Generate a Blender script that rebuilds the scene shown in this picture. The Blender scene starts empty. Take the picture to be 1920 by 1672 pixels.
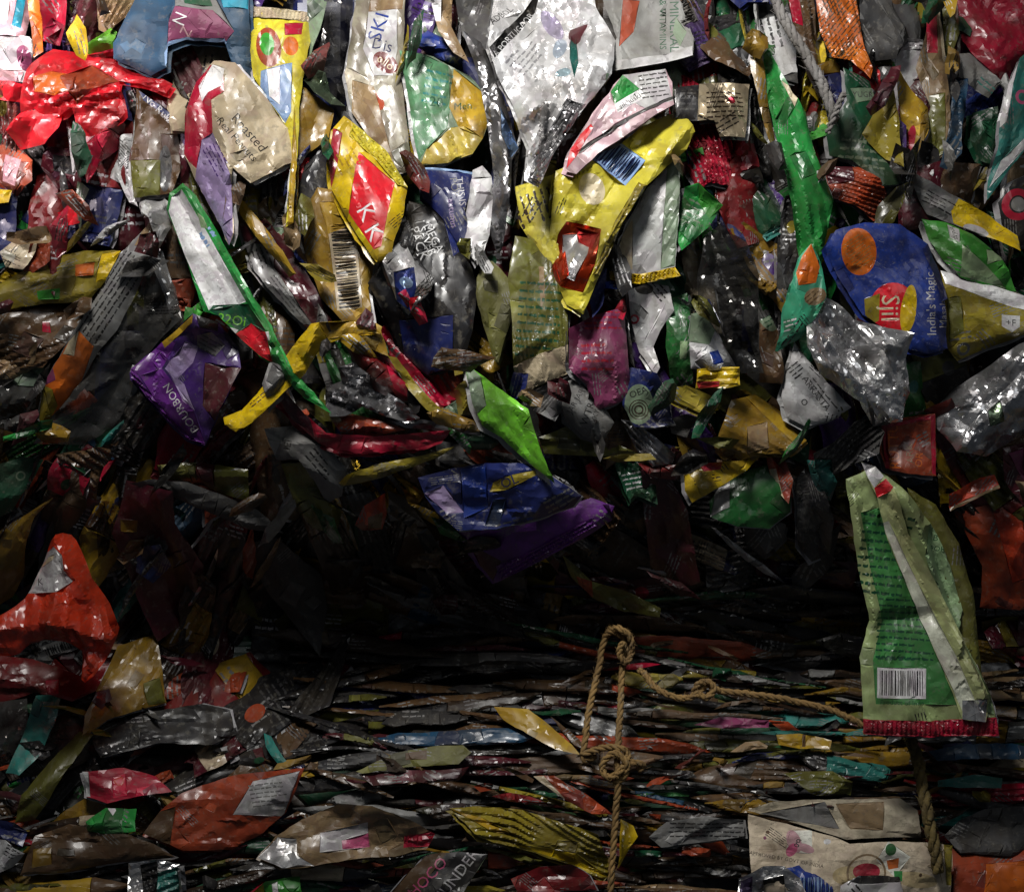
import bpy, math, random
import numpy as np
from mathutils.geometry import delaunay_2d_cdt
from mathutils import Vector

# ------------------------------------------------------------------ camera, world, lamps, exposure
SC = bpy.context.scene
COL = SC.collection
DIST = 1.9                      # camera to the mean face of the bales, metres
S = 0.0005                      # metres per photograph pixel on that face
cam = bpy.data.cameras.new('camera'); cam.lens = 36 * DIST / (1920 * S); cam.sensor_width = 36
cam.clip_start = 0.05; cam.clip_end = 100
camo = bpy.data.objects.new('camera', cam); COL.objects.link(camo)
camo.location = (0, -DIST, 0); camo.rotation_euler = (math.radians(90), 0, 0)
SC.camera = camo
w = bpy.data.worlds.new('World'); SC.world = w; w.use_nodes = True
w.node_tree.nodes['Background'].inputs[0].default_value = (0.75, 0.85, 1.0, 1)
w.node_tree.nodes['Background'].inputs[1].default_value = 0.04
SC.view_settings.view_transform = 'Standard'; SC.view_settings.look = 'None'
SC.view_settings.exposure = 0; SC.view_settings.gamma = 1; SC.view_settings.use_curve_mapping = False
SC.cycles.max_bounces = 6; SC.cycles.transparent_max_bounces = 8
SC.cycles.caustics_reflective = False; SC.cycles.caustics_refractive = False

def aim(o, tgt):
    o.rotation_euler = (Vector(tgt) - o.location).to_track_quat('-Z', 'Y').to_euler()
def area(name, loc, tgt, size, power, col, spread=180):
    l = bpy.data.lights.new(name, 'AREA'); l.size = size; l.energy = power; l.color = col; l.spread = math.radians(spread)
    o = bpy.data.objects.new(name, l); COL.objects.link(o); o.location = loc; aim(o, tgt); return o
def spot(name, loc, tgt, deg, blend, power, col, r=0.05):
    l = bpy.data.lights.new(name, 'SPOT'); l.spot_size = math.radians(deg); l.spot_blend = blend; l.energy = power; l.color = col
    l.shadow_soft_size = r
    o = bpy.data.objects.new(name, l); COL.objects.link(o); o.location = loc; aim(o, tgt); return o
area('skylight', (-0.30, -0.95, 1.20), (-0.02, 0, 0.29), 0.34, 5.0, (1.0, 0.975, 0.935), 62)
spot('corner_spot', (-1.1, -0.9, 0.75), (-0.48, 0, 0.35), 19, 1.0, 210, (1.0, 0.86, 0.88), 0.06)  # unseen spot added to brighten the upper left corner
area('soft_front_light', (0.75, -1.6, 0.95), (0.15, 0, -0.05), 0.6, 2.2, (0.95, 0.98, 1.0))

# ------------------------------------------------------------------ numeric helpers
R = random.Random(7)
_gy = np.array([-400, -150, 0, 250, 500, 700, 820, 930, 1050, 1180, 1300, 1450, 1672, 1900, 2100], float)
_gv = np.array([-.10, -.04, 0, .040, .055, .055, .042, .008, -.055, -.080, -.055, -.02, .005, .02, .02], float)
def G(x, y):
    x = np.asarray(x, float); g = np.zeros_like(np.asarray(y, float))
    for o in (-60, -30, 0, 30, 60): g = g + np.interp(np.asarray(y, float) + o, _gy, _gv) / 5
    g = g - 0.10 * np.exp(-((x - 680) / 330.) ** 2 - ((np.asarray(y, float) - 1200) / 150.) ** 2)
    g = g + .038 * np.exp(-((np.asarray(y, float) - 1020) / 125.) ** 2) * (1 - np.exp(-((x - 760) / 420.) ** 2))
    return g + 0.012 * np.sin(x * 0.0042 + 1.0) * np.cos(y * 0.003) - 0.00000003 * (x - 960) ** 2
def world(x, y, d, rel):
    """point of the bale face seen at photo pixel x,y, d metres in front of the face, moved rel further forward"""
    k = (DIST - d) / DIST
    return np.stack([(x - 960) * S * k, -(d + rel), (836 - y) * S * k], -1)
def inside(px, py, loops):
    r = np.zeros(len(px), bool)
    for L in loops:
        a = np.asarray(L, float); b = np.roll(a, -1, 0)
        for (x0, y0), (x1, y1) in zip(a, b):
            if y0 == y1: continue
            c = ((y0 > py) != (y1 > py))
            r ^= c & (px < (x1 - x0) * (py - y0) / (y1 - y0) + x0)
    return r
def edge_dist(px, py, L):
    a = np.asarray(L, float); b = np.roll(a, -1, 0); best = np.full(len(px), 1e9)
    for (x0, y0), (x1, y1) in zip(a, b):
        dx, dy = x1 - x0, y1 - y0; q = dx * dx + dy * dy + 1e-9
        t = np.clip(((px - x0) * dx + (py - y0) * dy) / q, 0, 1)
        best = np.minimum(best, np.hypot(px - x0 - t * dx, py - y0 - t * dy))
    return best
def rough_outline(L, rnd, step=13, amp=1.3, soft=0):
    a = [tuple(map(float, p)) for p in L]
    for _ in range(soft):
        n = []
        for i in range(len(a)):
            p, q = a[i], a[(i + 1) % len(a)]
            n += [(p[0] * .8 + q[0] * .2, p[1] * .8 + q[1] * .2), (p[0] * .2 + q[0] * .8, p[1] * .2 + q[1] * .8)]
        a = n
    out = []; w1, w2, w3 = (rnd.uniform(0, 6.28) for _ in range(3)); run = 0.0
    for i in range(len(a)):
        p, q = a[i], a[(i + 1) % len(a)]
        l = math.hypot(q[0] - p[0], q[1] - p[1]); m = max(1, int(l / step))
        for k in range(m):
            t = k / m; j = amp if k else amp * .4
            run += l / m; wob = amp * .35 * (math.sin(run * .11 + w1) + .7 * math.sin(run * .27 + w2)) * (1 if k else .4)
            nx, ny = (q[1] - p[1]) / (l + 1e-6), -(q[0] - p[0]) / (l + 1e-6)
            out.append((p[0] + (q[0] - p[0]) * t + nx * wob + rnd.uniform(-j, j), p[1] + (q[1] - p[1]) * t + ny * wob + rnd.uniform(-j, j)))
    return out

# a raster of crumpled paper: random heights joined by flat triangular facets, looked up by every sheet at its own place, angle and scale
TILE = 900
def _facet_tile():
    rs = np.random.RandomState(11); n = 620
    p = np.concatenate([rs.uniform(0, TILE, (n, 2)), [[-60, -60], [TILE + 60, -60], [-60, TILE + 60], [TILE + 60, TILE + 60]]]); hz = rs.uniform(-1, 1, len(p))
    ov, oe, of, *_ = delaunay_2d_cdt([Vector(q) for q in p.tolist()], [], [], 0, .01, False)
    q = np.array([(v[0], v[1]) for v in ov]); hz = hz[:len(q)]; out = np.zeros((TILE, TILE))
    for f in of:
        (x0, y0), (x1, y1), (x2, y2) = q[f[0]], q[f[1]], q[f[2]]
        lx, hx = max(0, int(min(x0, x1, x2))), min(TILE - 1, int(max(x0, x1, x2)) + 1); ly, hy = max(0, int(min(y0, y1, y2))), min(TILE - 1, int(max(y0, y1, y2)) + 1)
        if hx <= lx or hy <= ly: continue
        X, Y = np.meshgrid(np.arange(lx, hx + 1), np.arange(ly, hy + 1)); D = (y1 - y2) * (x0 - x2) + (x2 - x1) * (y0 - y2)
        if abs(D) < 1e-6: continue
        a = ((y1 - y2) * (X - x2) + (x2 - x1) * (Y - y2)) / D; b = ((y2 - y0) * (X - x2) + (x0 - x2) * (Y - y2)) / D; c = 1 - a - b
        m = (a >= -1e-6) & (b >= -1e-6) & (c >= -1e-6); sub = out[ly:hy + 1, lx:hx + 1]; sub[m] = (a * hz[f[0]] + b * hz[f[1]] + c * hz[f[2]])[m]
    return out
FACET = _facet_tile()
def facet(u, v):
    u = np.abs((u + 1e5 * TILE) % (2 * TILE) - TILE) * .998; v = np.abs((v + 1e5 * TILE) % (2 * TILE) - TILE) * .998
    i = np.clip(u.astype(int), 0, TILE - 2); j = np.clip(v.astype(int), 0, TILE - 2); a = u - i; b = v - j
    return FACET[j, i] * (1 - a) * (1 - b) + FACET[j, i + 1] * a * (1 - b) + FACET[j + 1, i] * (1 - a) * b + FACET[j + 1, i + 1] * a * b

class Sheet:
    """the relief of one crushed sheet of plastic over the bale face"""
    def __init__(s, outline, layer, seed, amp=.006, folds=7, tilt=(0, 0), puff=.006, puffw=22, creases=(), crumple=0.0, axis=None, flat_g=False, pleat=0, pleatw=14, crinkle=1.0):
        s.r = rnd = random.Random(seed); s.layer = layer; s.outline = outline
        a = np.asarray(outline, float); s.c = a.mean(0); s.tilt = tilt; s.puff = puff * .3; s.puffw = puffw * .8; s.crinkle = crinkle; s.fo = (rnd.uniform(0, 900), rnd.uniform(0, 900))
        s.creases = creases; s.flat = flat_g; s.amp = amp; s.pleat = pleat; s.pleatw = pleatw
        q = a - s.c; ev, V = np.linalg.eigh(q.T @ q); ax = V[:, 1] if axis is None else np.array([math.cos(math.radians(axis)), -math.sin(math.radians(axis))])
        s.ax = ax; th = math.atan2(ax[1], ax[0]); rad = np.abs(q).max()
        s.ext = math.sqrt(ev[1] / len(a)) * 1.5 + 5; s.wid = math.sqrt(ev[0] / len(a)) * 1.5 + 5
        s.lines = []
        for i in range(folds):
            t = th + rnd.gauss(0, .28) if rnd.random() < .65 else rnd.uniform(0, math.pi)
            n = (-math.sin(t), math.cos(t)); o = rnd.uniform(-.8, .8) * (s.wid if abs(n[0] * ax[0] + n[1] * ax[1]) < .7 else s.ext)
            s.lines.append((n[0], n[1], o, rnd.choice((-1, 1)) * rnd.uniform(.4, 1)))
        s.ph = [rnd.uniform(0, 6.28) for _ in range(8)]
        m = max(1, int(crumple * 60)); s.crumple = crumple
        s.pts = np.array([(rnd.uniform(a[:, 0].min(), a[:, 0].max()), rnd.uniform(a[:, 1].min(), a[:, 1].max()), rnd.uniform(.5, 1)) for _ in range(m + 4)])
        s.k, s.fit = 1, np.zeros(3)
        xs, ys = np.meshgrid(np.linspace(a[:, 0].min(), a[:, 0].max(), 16), np.linspace(a[:, 1].min(), a[:, 1].max(), 16))
        xs, ys = xs.ravel(), ys.ravel(); ins = inside(xs, ys, [outline])
        if ins.sum() > 5: xs, ys = xs[ins], ys[ins]
        v = s._folds(xs, ys); A = np.stack([xs - s.c[0], ys - s.c[1], np.ones_like(xs)], 1)
        s.fit = np.linalg.lstsq(A, v, rcond=None)[0]; rs = v - A @ s.fit
        s.k = amp / max(rs.std() * 2.0, 1e-6); s.lo = None
    def _folds(s, x, y):
        u, v = x - s.c[0], y - s.c[1]; p = s.ph
        wu = u + 7 * np.sin(v * .021 + p[0]) + 3 * np.sin(v * .06 + u * .03 + p[1]); wv = v + 7 * np.sin(u * .023 + p[2]) + 3 * np.sin(u * .07 - v * .02 + p[3])
        h = np.zeros_like(u)
        for nx, ny, o, a in s.lines:
            d = wu * nx + wv * ny - o; h += a * np.sqrt(d * d + 1)
        return h
    def d0(s, x, y):
        if s.flat is not False:
            return np.full_like(np.asarray(x, float), s.flat + s.layer * .0065)
        return G(x, y) + s.layer * .0065
    def rel(s, x, y):
        u, v = x - s.c[0], y - s.c[1]
        h = (s._folds(x, y) - (s.fit[0] * u + s.fit[1] * v + s.fit[2])) * s.k
        h = np.clip(h, -s.amp * 2.2, s.amp * 2.2)
        h += (s.tilt[0] * u + s.tilt[1] * v) * S
        for x0, y0, x1, y1, a, wd in s.creases:
            dx, dy = x1 - x0, y1 - y0; l = math.hypot(dx, dy); t = np.clip(((x - x0) * dx + (y - y0) * dy) / l / l, 0, 1)
            d = np.hypot(x - x0 - t * dx, y - y0 - t * dy); h += a * np.clip(1 - d / wd, 0, 1)
        al = u * s.ax[0] + v * s.ax[1]; ac = -u * s.ax[1] + v * s.ax[0]; k = s.crinkle * (1 + s.crumple)
        h += k * (0.0048 * facet(al * .38 + s.fo[0], ac * .80 + s.fo[1]) + .0017 * facet(al * .95 + s.fo[1], ac * 1.9 + s.fo[0]) + .0005 * facet(al * 2.6 + s.fo[1], ac * 3.4))
        if s.crumple:
            d = np.hypot(x[:, None] - s.pts[None, :, 0], y[:, None] - s.pts[None, :, 1]) * s.pts[None, :, 2]; d.sort(axis=1)
            h += (np.minimum(d[:, 1] - d[:, 0], 26) / 26 - .4) * .005 * min(1, s.crumple + .2)
        if s.pleat:
            t = -s.ax[1] * u + s.ax[0] * v + 8 * np.sin((s.ax[0] * u + s.ax[1] * v) * .016 + s.ph[4]) + 14 * facet(al * .2 + 300, ac * .2 + s.fo[0]); f = (t / s.pleatw + s.ph[5]) % 1
            h += s.pleat * (np.abs(f - .5) * 4 - 1) * np.clip(.45 + 1.2 * facet(al * .25 + s.fo[0] + 200, ac * .3 + s.fo[1]), 0, 1.2)
        if s.puff:
            e = np.clip(edge_dist(x, y, s.outline) / s.puffw, 0, 1); h += -s.puff * (1 - e) ** 2
        return h
    def at(s, x, y, off=0.0):
        return world(x, y, s.d0(x, y), s.rel(x, y) + off)

# ------------------------------------------------------------------ colours and materials
PAL = dict(white=(.70,.70,.70), cream=(.60,.52,.36), beige=(.42,.35,.24), tan=(.28,.19,.10), brown=(.10,.055,.025), dkbrown=(.035,.02,.012),
    grey=(.28,.28,.28), ltgrey=(.45,.45,.45), dkgrey=(.07,.07,.07), black=(.012,.012,.014), charcoal=(.028,.028,.03),
    red=(.62,.018,.03), crimson=(.42,.012,.04), dkred=(.16,.010,.012), maroon=(.075,.008,.016), orange=(.70,.16,.02), rust=(.34,.055,.02), redorange=(.62,.06,.02),
    yellow=(.60,.42,.02), lemon=(.58,.50,.05), gold=(.44,.28,.03), ochre=(.27,.16,.02), olive=(.13,.13,.025), mustard=(.30,.24,.03),
    green=(.03,.30,.06), lime=(.16,.52,.03), dkgreen=(.010,.08,.035), mint=(.07,.48,.27), teal=(.03,.20,.17), sage=(.22,.30,.20), leaf=(.05,.33,.04), palegreen=(.36,.52,.28), forest=(.02,.13,.03),
    blue=(.02,.07,.42), navy=(.012,.02,.11), slate=(.02,.085,.17), ltblue=(.28,.42,.66), cyan=(.02,.35,.50), purple=(.14,.025,.24), violet=(.06,.02,.16), lavender=(.36,.28,.48), pink=(.60,.11,.24), magenta=(.42,.03,.19), palepink=(.66,.38,.42),
    silver=(.78,.78,.78), dksilver=(.30,.30,.31))
for _k, _c in list(PAL.items()):
    _l = .3 * _c[0] + .55 * _c[1] + .15 * _c[2]
    _f = 1.0 if _k in ('white', 'silver', 'ltgrey', 'cream', 'dksilver', 'beige') else (.9 if _k in ('yellow', 'lemon', 'red') else .76)
    PAL[_k] = tuple((x_ * 1.04 - _l * .04) * _f if _k not in ('white', 'silver') else x_ for x_ in _c); PAL[_k] = tuple(max(.004, x_) for x_ in PAL[_k])
PAL['grey'] = (.17, .17, .165)
PAL['blue'] = (.011, .032, .20); PAL['slate'] = (.012, .052, .105); PAL['lime'] = (.11, .36, .02)
PAL['magenta'] = (.19, .035, .095)
MATS = {}
def mat(col, kind='film'):
    key = (col, kind)
    if key in MATS: return MATS[key]
    c = PAL[col] if isinstance(col, str) else col
    m = bpy.data.materials.new(('%s_%s' % (col if isinstance(col, str) else 'mixed', kind))); m.use_nodes = True
    nt = m.node_tree; N = nt.nodes; L = nt.links; P = N['Principled BSDF']
    def nd(t, **kw):
        n = N.new(t)
        for k_, v_ in kw.items(): setattr(n, k_, v_)
        return n
    tc = nd('ShaderNodeTexCoord'); oi = nd('ShaderNodeObjectInfo')
    off = nd('ShaderNodeVectorMath', operation='MULTIPLY_ADD'); L.new(tc.outputs['Object'], off.inputs[0]); off.inputs[1].default_value = (1, 1, 1)
    mm = nd('ShaderNodeMath', operation='MULTIPLY'); L.new(oi.outputs['Random'], mm.inputs[0]); mm.inputs[1].default_value = 9.0
    L.new(mm.outputs[0], off.inputs[2])
    vr = nd('ShaderNodeMapRange'); L.new(oi.outputs['Random'], vr.inputs[0]); vr.inputs[3].default_value = .55; vr.inputs[4].default_value = 1.7
    vz = nd('ShaderNodeVectorMath', operation='SCALE'); L.new(off.outputs[0], vz.inputs[0]); L.new(vr.outputs[0], vz.inputs['Scale'])
    vec = vz.outputs[0]
    if kind != 'rope': L.new(tc.outputs['UV'], off.inputs[0])
    def noise(scale, detail=3, rough=.55, dist=0):
        n = nd('ShaderNodeTexNoise'); n.inputs['Scale'].default_value = scale; n.inputs['Detail'].default_value = detail
        n.inputs['Roughness'].default_value = rough; n.inputs['Distortion'].default_value = dist; L.new(vec, n.inputs['Vector']); return n
    # dust and worn ink with shapes of their own
    n1 = noise(22, 5, .65, .6); r1 = nd('ShaderNodeValToRGB'); L.new(n1.outputs[0], r1.inputs[0])
    r1.color_ramp.elements[0].position = .31; r1.color_ramp.elements[1].position = .62
    dirt = (c[0] * .34 + .016, c[1] * .32 + .012, c[2] * .30 + .007, 1); lo, hi = dirt, (*c, 1)
    r1.color_ramp.elements[0].color = dirt; r1.color_ramp.elements[1].color = hi
    n2 = noise(160, 3, .7); r2 = nd('ShaderNodeValToRGB'); L.new(n2.outputs[0], r2.inputs[0])
    r2.color_ramp.elements[0].position = .56; r2.color_ramp.elements[1].position = .66
    mx = nd('ShaderNodeMix', data_type='RGBA'); L.new(r2.outputs[0], mx.inputs[0]); L.new(r1.outputs[0], mx.inputs[6])
    mx.inputs[7].default_value = (c[0] * .5 + .05, c[1] * .5 + .045, c[2] * .5 + .035, 1)
    n3 = noise(33, 2, .45, 2.2); r3 = nd('ShaderNodeValToRGB'); L.new(n3.outputs[0], r3.inputs[0]); r3.color_ramp.interpolation = 'EASE'
    r3.color_ramp.elements[0].position = .52; r3.color_ramp.elements[1].position = .56
    m3 = nd('ShaderNodeMix', data_type='RGBA'); f3 = nd('ShaderNodeMath', operation='MULTIPLY'); L.new(r3.outputs[0], f3.inputs[0]); f3.inputs[1].default_value = .55 if kind in ('film', 'thin') else .25
    L.new(f3.outputs[0], m3.inputs[0]); L.new(mx.outputs[2], m3.inputs[6]); m3.inputs[7].default_value = (c[0] * .62, c[1] * .55, c[2] * .60, 1)
    L.new(m3.outputs[2], P.inputs['Base Color'])
    rr = dict(film=.35, matte=.62, foil=.26, shiny=.28, clear=.19, thin=.3, rope=.85)[kind]
    mr = nd('ShaderNodeMapRange'); L.new(n1.outputs[0], mr.inputs[0]); mr.inputs[3].default_value = rr + .16; mr.inputs[4].default_value = max(.1, rr - .1)
    L.new(mr.outputs[0], P.inputs['Roughness'])
    # wrinkles: ridges of distorted cells + fine noise
    dn = noise(9, 2, .5); va = nd('ShaderNodeVectorMath', operation='MULTIPLY_ADD'); L.new(dn.outputs['Color'], va.inputs[0])
    va.inputs[1].default_value = (.035, .035, .035)
    sq = nd('ShaderNodeVectorMath', operation='MULTIPLY'); L.new(vec, sq.inputs[0]); sq.inputs[1].default_value = (.38, 1, 1) if kind != 'rope' else (1, 1, 1); L.new(sq.outputs[0], va.inputs[2])
    vs = []
    for sc_, w_ in dict(film=((34, .5), (95, .35)), matte=((30, .3), (90, .3)), foil=((30, 1.0), (100, .4)), shiny=((15, 1.0), (60, .35)), clear=((24, 1.0), (75, .6)), thin=((40, .7), (100, .5)), rope=((400, .5), (900, .3)))[kind]:
        v = nd('ShaderNodeTexVoronoi'); v.feature = 'F1'; v.inputs['Scale'].default_value = sc_; L.new(va.outputs[0], v.inputs['Vector'])
        sb = nd('ShaderNodeVectorMath', operation='SUBTRACT'); L.new(va.outputs[0], sb.inputs[0]); L.new(v.outputs['Position'], sb.inputs[1])
        cc = nd('ShaderNodeVectorMath', operation='SUBTRACT'); L.new(v.outputs['Color'], cc.inputs[0]); cc.inputs[1].default_value = (.5, .5, .5)
        dt = nd('ShaderNodeVectorMath', operation='DOT_PRODUCT'); L.new(sb.outputs[0], dt.inputs[0]); L.new(cc.outputs[0], dt.inputs[1])
        q = nd('ShaderNodeMath', operation='MULTIPLY'); L.new(dt.outputs['Value'], q.inputs[0]); q.inputs[1].default_value = w_; vs.append(q)
    ad = nd('ShaderNodeMath', operation='ADD'); L.new(vs[0].outputs[0], ad.inputs[0]); L.new(vs[1].outputs[0], ad.inputs[1])
    bp = nd('ShaderNodeBump'); bp.inputs['Distance'].default_value = dict(film=.42, matte=.4, foil=1.3, shiny=2.0, clear=1.9, thin=1.1, rope=.5)[kind]
    n4 = noise(14, 2, .5, .5); m4 = nd('ShaderNodeMapRange'); L.new(n4.outputs[0], m4.inputs[0]); m4.inputs[1].default_value = .38; m4.inputs[2].default_value = .62; m4.inputs[3].default_value = .12; m4.inputs[4].default_value = 1.0
    L.new(m4.outputs[0], bp.inputs['Strength']); L.new(ad.outputs[0], bp.inputs['Height']); L.new(bp.outputs[0], P.inputs['Normal'])
    P.inputs['Specular IOR Level'].default_value = .5
    if kind == 'film': P.inputs['Coat Weight'].default_value = .10; P.inputs['Coat Roughness'].default_value = .12; L.new(bp.outputs[0], P.inputs['Coat Normal'])
    if kind == 'foil': P.inputs['Metallic'].default_value = .85
    if kind == 'shiny': P.inputs['Metallic'].default_value = .6
    if kind in ('clear', 'thin'):
        P.inputs['Specular IOR Level'].default_value = .9
        if kind == 'clear': P.inputs['Metallic'].default_value = .7
        tr = nd('ShaderNodeBsdfTransparent'); tr.inputs[0].default_value = (.9, .9, .9, 1) if kind == 'clear' else (*[min(1, x_ ** .5 * 1.1) for x_ in c], 1)
        ms = nd('ShaderNodeMixShader'); ms.inputs[0].default_value = .74 if kind == 'clear' else .72
        L.new(tr.outputs[0], ms.inputs[1]); L.new(P.outputs[0], ms.inputs[2]); L.new(ms.outputs[0], N['Material Output'].inputs[0])
    MATS[key] = m
    return m

# ------------------------------------------------------------------ printed shapes
_glyph = {}
def glyphs(text, bold):
    if (text, bold) in _glyph: return _glyph[(text, bold)]
    cu = bpy.data.curves.new('lettering', 'FONT'); cu.body = text; cu.align_x = 'CENTER'; cu.align_y = 'CENTER'; cu.fill_mode = 'NONE'; cu.resolution_u = 2
    cu.offset = bold
    o = bpy.data.objects.new('lettering', cu); COL.objects.link(o)
    me = bpy.data.meshes.new_from_object(o)
    nb = {}
    for e in me.edges:
        a, b = e.vertices; nb.setdefault(a, []).append(b); nb.setdefault(b, []).append(a)
    seen = set(); loops = []
    for st in nb:
        if st in seen: continue
        L = [st]; seen.add(st); cur = st
        while True:
            nx = [q for q in nb[cur] if q not in seen]
            if not nx: break
            cur = nx[0]; seen.add(cur); L.append(cur)
        if len(L) > 2: loops.append([(me.vertices[i].co.x, me.vertices[i].co.y) for i in L])
    bpy.data.objects.remove(o); bpy.data.curves.remove(cu); bpy.data.meshes.remove(me)
    _glyph[(text, bold)] = loops
    return loops
def rot(u, v, x, y, ang):
    c, s = math.cos(math.radians(ang)), math.sin(math.radians(ang))
    return (x + u * c - v * s, y - (u * s + v * c))
def marks_to_regions(marks, rnd):
    """each region = (loops, colour, kind)"""
    out = []
    for m in marks:
        t = m[0]
        if t == 'p': out.append(([m[1]], m[2], m[3] if len(m) > 3 else None))
        elif t == 'e':
            _, x, y, rx, ry, ang, c = m[:7]
            out.append(([[rot(rx * math.cos(a * math.pi / 14), ry * math.sin(a * math.pi / 14), x, y, ang) for a in range(28)]], c, m[7] if len(m) > 7 else None))
        elif t == 't':
            _, s, x, y, size, ang, c = m[:7]; b = m[7] if len(m) > 7 else .012; sx = m[8] if len(m) > 8 else 1
            L = [[rot(u * size * sx, v * size, x, y, ang) for u, v in l] for l in glyphs(s, b)]
            if L: out.append((L, c, None))
        elif t == 'l':
            _, x, y, wd, ht, ang, n, c = m[:8]; L = []
            for i in range(n):
                v = ht / 2 - ht * (i + .5) / n; u = -wd / 2; end = wd / 2 * (1 if rnd.random() < .75 else rnd.uniform(.3, .9)); th = ht / n * .40
                while u < end - 3:
                    l = min(rnd.uniform(5, 18), end - u); k_ = max(1, int(l / 3.2)); tp_ = [(u + l * i_ / k_, v + th * rnd.choice((.32, .34, .62))) for i_ in range(k_ + 1)]; bt_ = [(u + l * i_ / k_, v - th * rnd.choice((.3, .3, .55))) for i_ in range(k_, -1, -1)]
                    L.append([rot(a, b, x, y, ang) for a, b in tp_ + bt_]); u += l + rnd.uniform(1.6, 3.4)
            out.append((L, c, None))
        elif t == 'b':
            _, x, y, wd, ht, ang, n, c, bg = m[:9]; L = []
            if bg: out.append(([[rot(a, b, x, y, ang) for a, b in ((-wd / 2 - 5, -ht / 2 - 5), (wd / 2 + 5, -ht / 2 - 5), (wd / 2 + 5, ht / 2 + 5), (-wd / 2 - 5, ht / 2 + 5))]], bg, None))
            u = -wd / 2
            while u < wd / 2 - 2:
                l = rnd.choice((.3, .45, .7)) * wd / n; L.append([rot(a, b, x, y, ang) for a, b in ((u, -ht / 2), (u + l, -ht / 2), (u + l, ht / 2), (u, ht / 2))]); u += l + rnd.choice((.35, .5, .8)) * wd / n
            out.append((L, c, None))
        elif t == 'r':   # ring
            _, x, y, r0, r1, c = m[:6]
            out.append(([[rot(r0 * math.cos(a * math.pi / 12), r0 * math.sin(a * math.pi / 12), x, y, 0) for a in range(24)], [rot(r1 * math.cos(a * math.pi / 12), r1 * math.sin(a * math.pi / 12), x, y, 0) for a in range(24)]], c, None))
    return out

def build(name, outline, sheet, col, kind='film', marks=(), step=6, off=0.0, parent=None, ripple=None, seed=0):
    rnd = random.Random(seed + 991)
    regs = marks_to_regions(marks, rnd)
    V = []; E = []
    def add_loop(L):
        b = len(V); V.extend(Vector(p) for p in L); E.extend((b + i, b + (i + 1) % len(L)) for i in range(len(L)))
    add_loop(outline)
    for L, _, _ in regs:
        for l in L: add_loop(l)
    a = np.asarray(outline, float); x0, y0 = a.min(0); x1, y1 = a.max(0)
    gx, gy = np.meshgrid(np.arange(x0, x1 + step, step), np.arange(y0, y1 + step, step * .87))
    gx = gx + (np.arange(gy.shape[0]) % 2)[:, None] * step / 2
    rs = np.random.RandomState(seed + 5); gx = (gx + rs.uniform(-.22, .22, gx.shape) * step).ravel(); gy = (gy + rs.uniform(-.22, .22, gy.shape) * step).ravel()
    ins = inside(gx, gy, [outline]); gx, gy = gx[ins], gy[ins]
    ins = edge_dist(gx, gy, outline) > step * .45; gx, gy = gx[ins], gy[ins]
    V.extend(Vector((float(p), float(q))) for p, q in zip(gx, gy))
    ov, oe, of, *_ = delaunay_2d_cdt(V, E, [], 0, 0.02, False)
    P = np.array([(v[0], v[1]) for v in ov]); F = np.array([f for f in of if len(f) == 3])
    if len(F) == 0: return None
    c = P[F].mean(1); keep = inside(c[:, 0], c[:, 1], [outline]); F = F[keep]; c = c[keep]
    used = np.unique(F); remap = -np.ones(len(P), int); remap[used] = np.arange(len(used)); P = P[used]; F = remap[F]
    midx = np.zeros(len(F), int); mats = [mat(col, kind)]
    for L, cc, kk in regs:
        m = mat(cc, kk or kind)
        if m not in mats: mats.append(m)
        bb = np.concatenate([np.asarray(l) for l in L]); lo, hi = bb.min(0), bb.max(0)
        q = np.where((c[:, 0] >= lo[0]) & (c[:, 0] <= hi[0]) & (c[:, 1] >= lo[1]) & (c[:, 1] <= hi[1]))[0]
        if len(q): r_ = inside(c[q, 0], c[q, 1], L); midx[q[r_]] = mats.index(m)
    W = sheet.at(P[:, 0], P[:, 1], off)
    if ripple:
        ang, per, amp = ripple; t = P[:, 0] * math.cos(math.radians(ang)) - P[:, 1] * math.sin(math.radians(ang))
        W[:, 1] -= amp * np.sin(t * 2 * math.pi / per)
    org = W.mean(0) if parent is None else np.array(parent.location)
    me = bpy.data.meshes.new(name); me.from_pydata((W - org).tolist(), [], F[:, ::-1].tolist())
    for m in mats: me.materials.append(m)
    uvl = me.uv_layers.new(name='sheet'); q_ = P - sheet.c; uva = np.stack([q_ @ sheet.ax, q_ @ np.array([-sheet.ax[1], sheet.ax[0]])], 1) * S
    lv = np.zeros(len(me.loops), np.int32); me.loops.foreach_get('vertex_index', lv); uvl.data.foreach_set('uv', uva[lv].astype(np.float32).ravel())
    me.polygons.foreach_set('material_index', midx.astype(np.int32)); me.polygons.foreach_set('use_smooth', np.ones(len(F), bool)); me.update(); me.set_sharp_from_angle(angle=math.radians(11))
    o = bpy.data.objects.new(name, me); COL.objects.link(o)
    if parent is None: o.location = org.tolist()
    else: o.parent = parent
    return o

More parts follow.
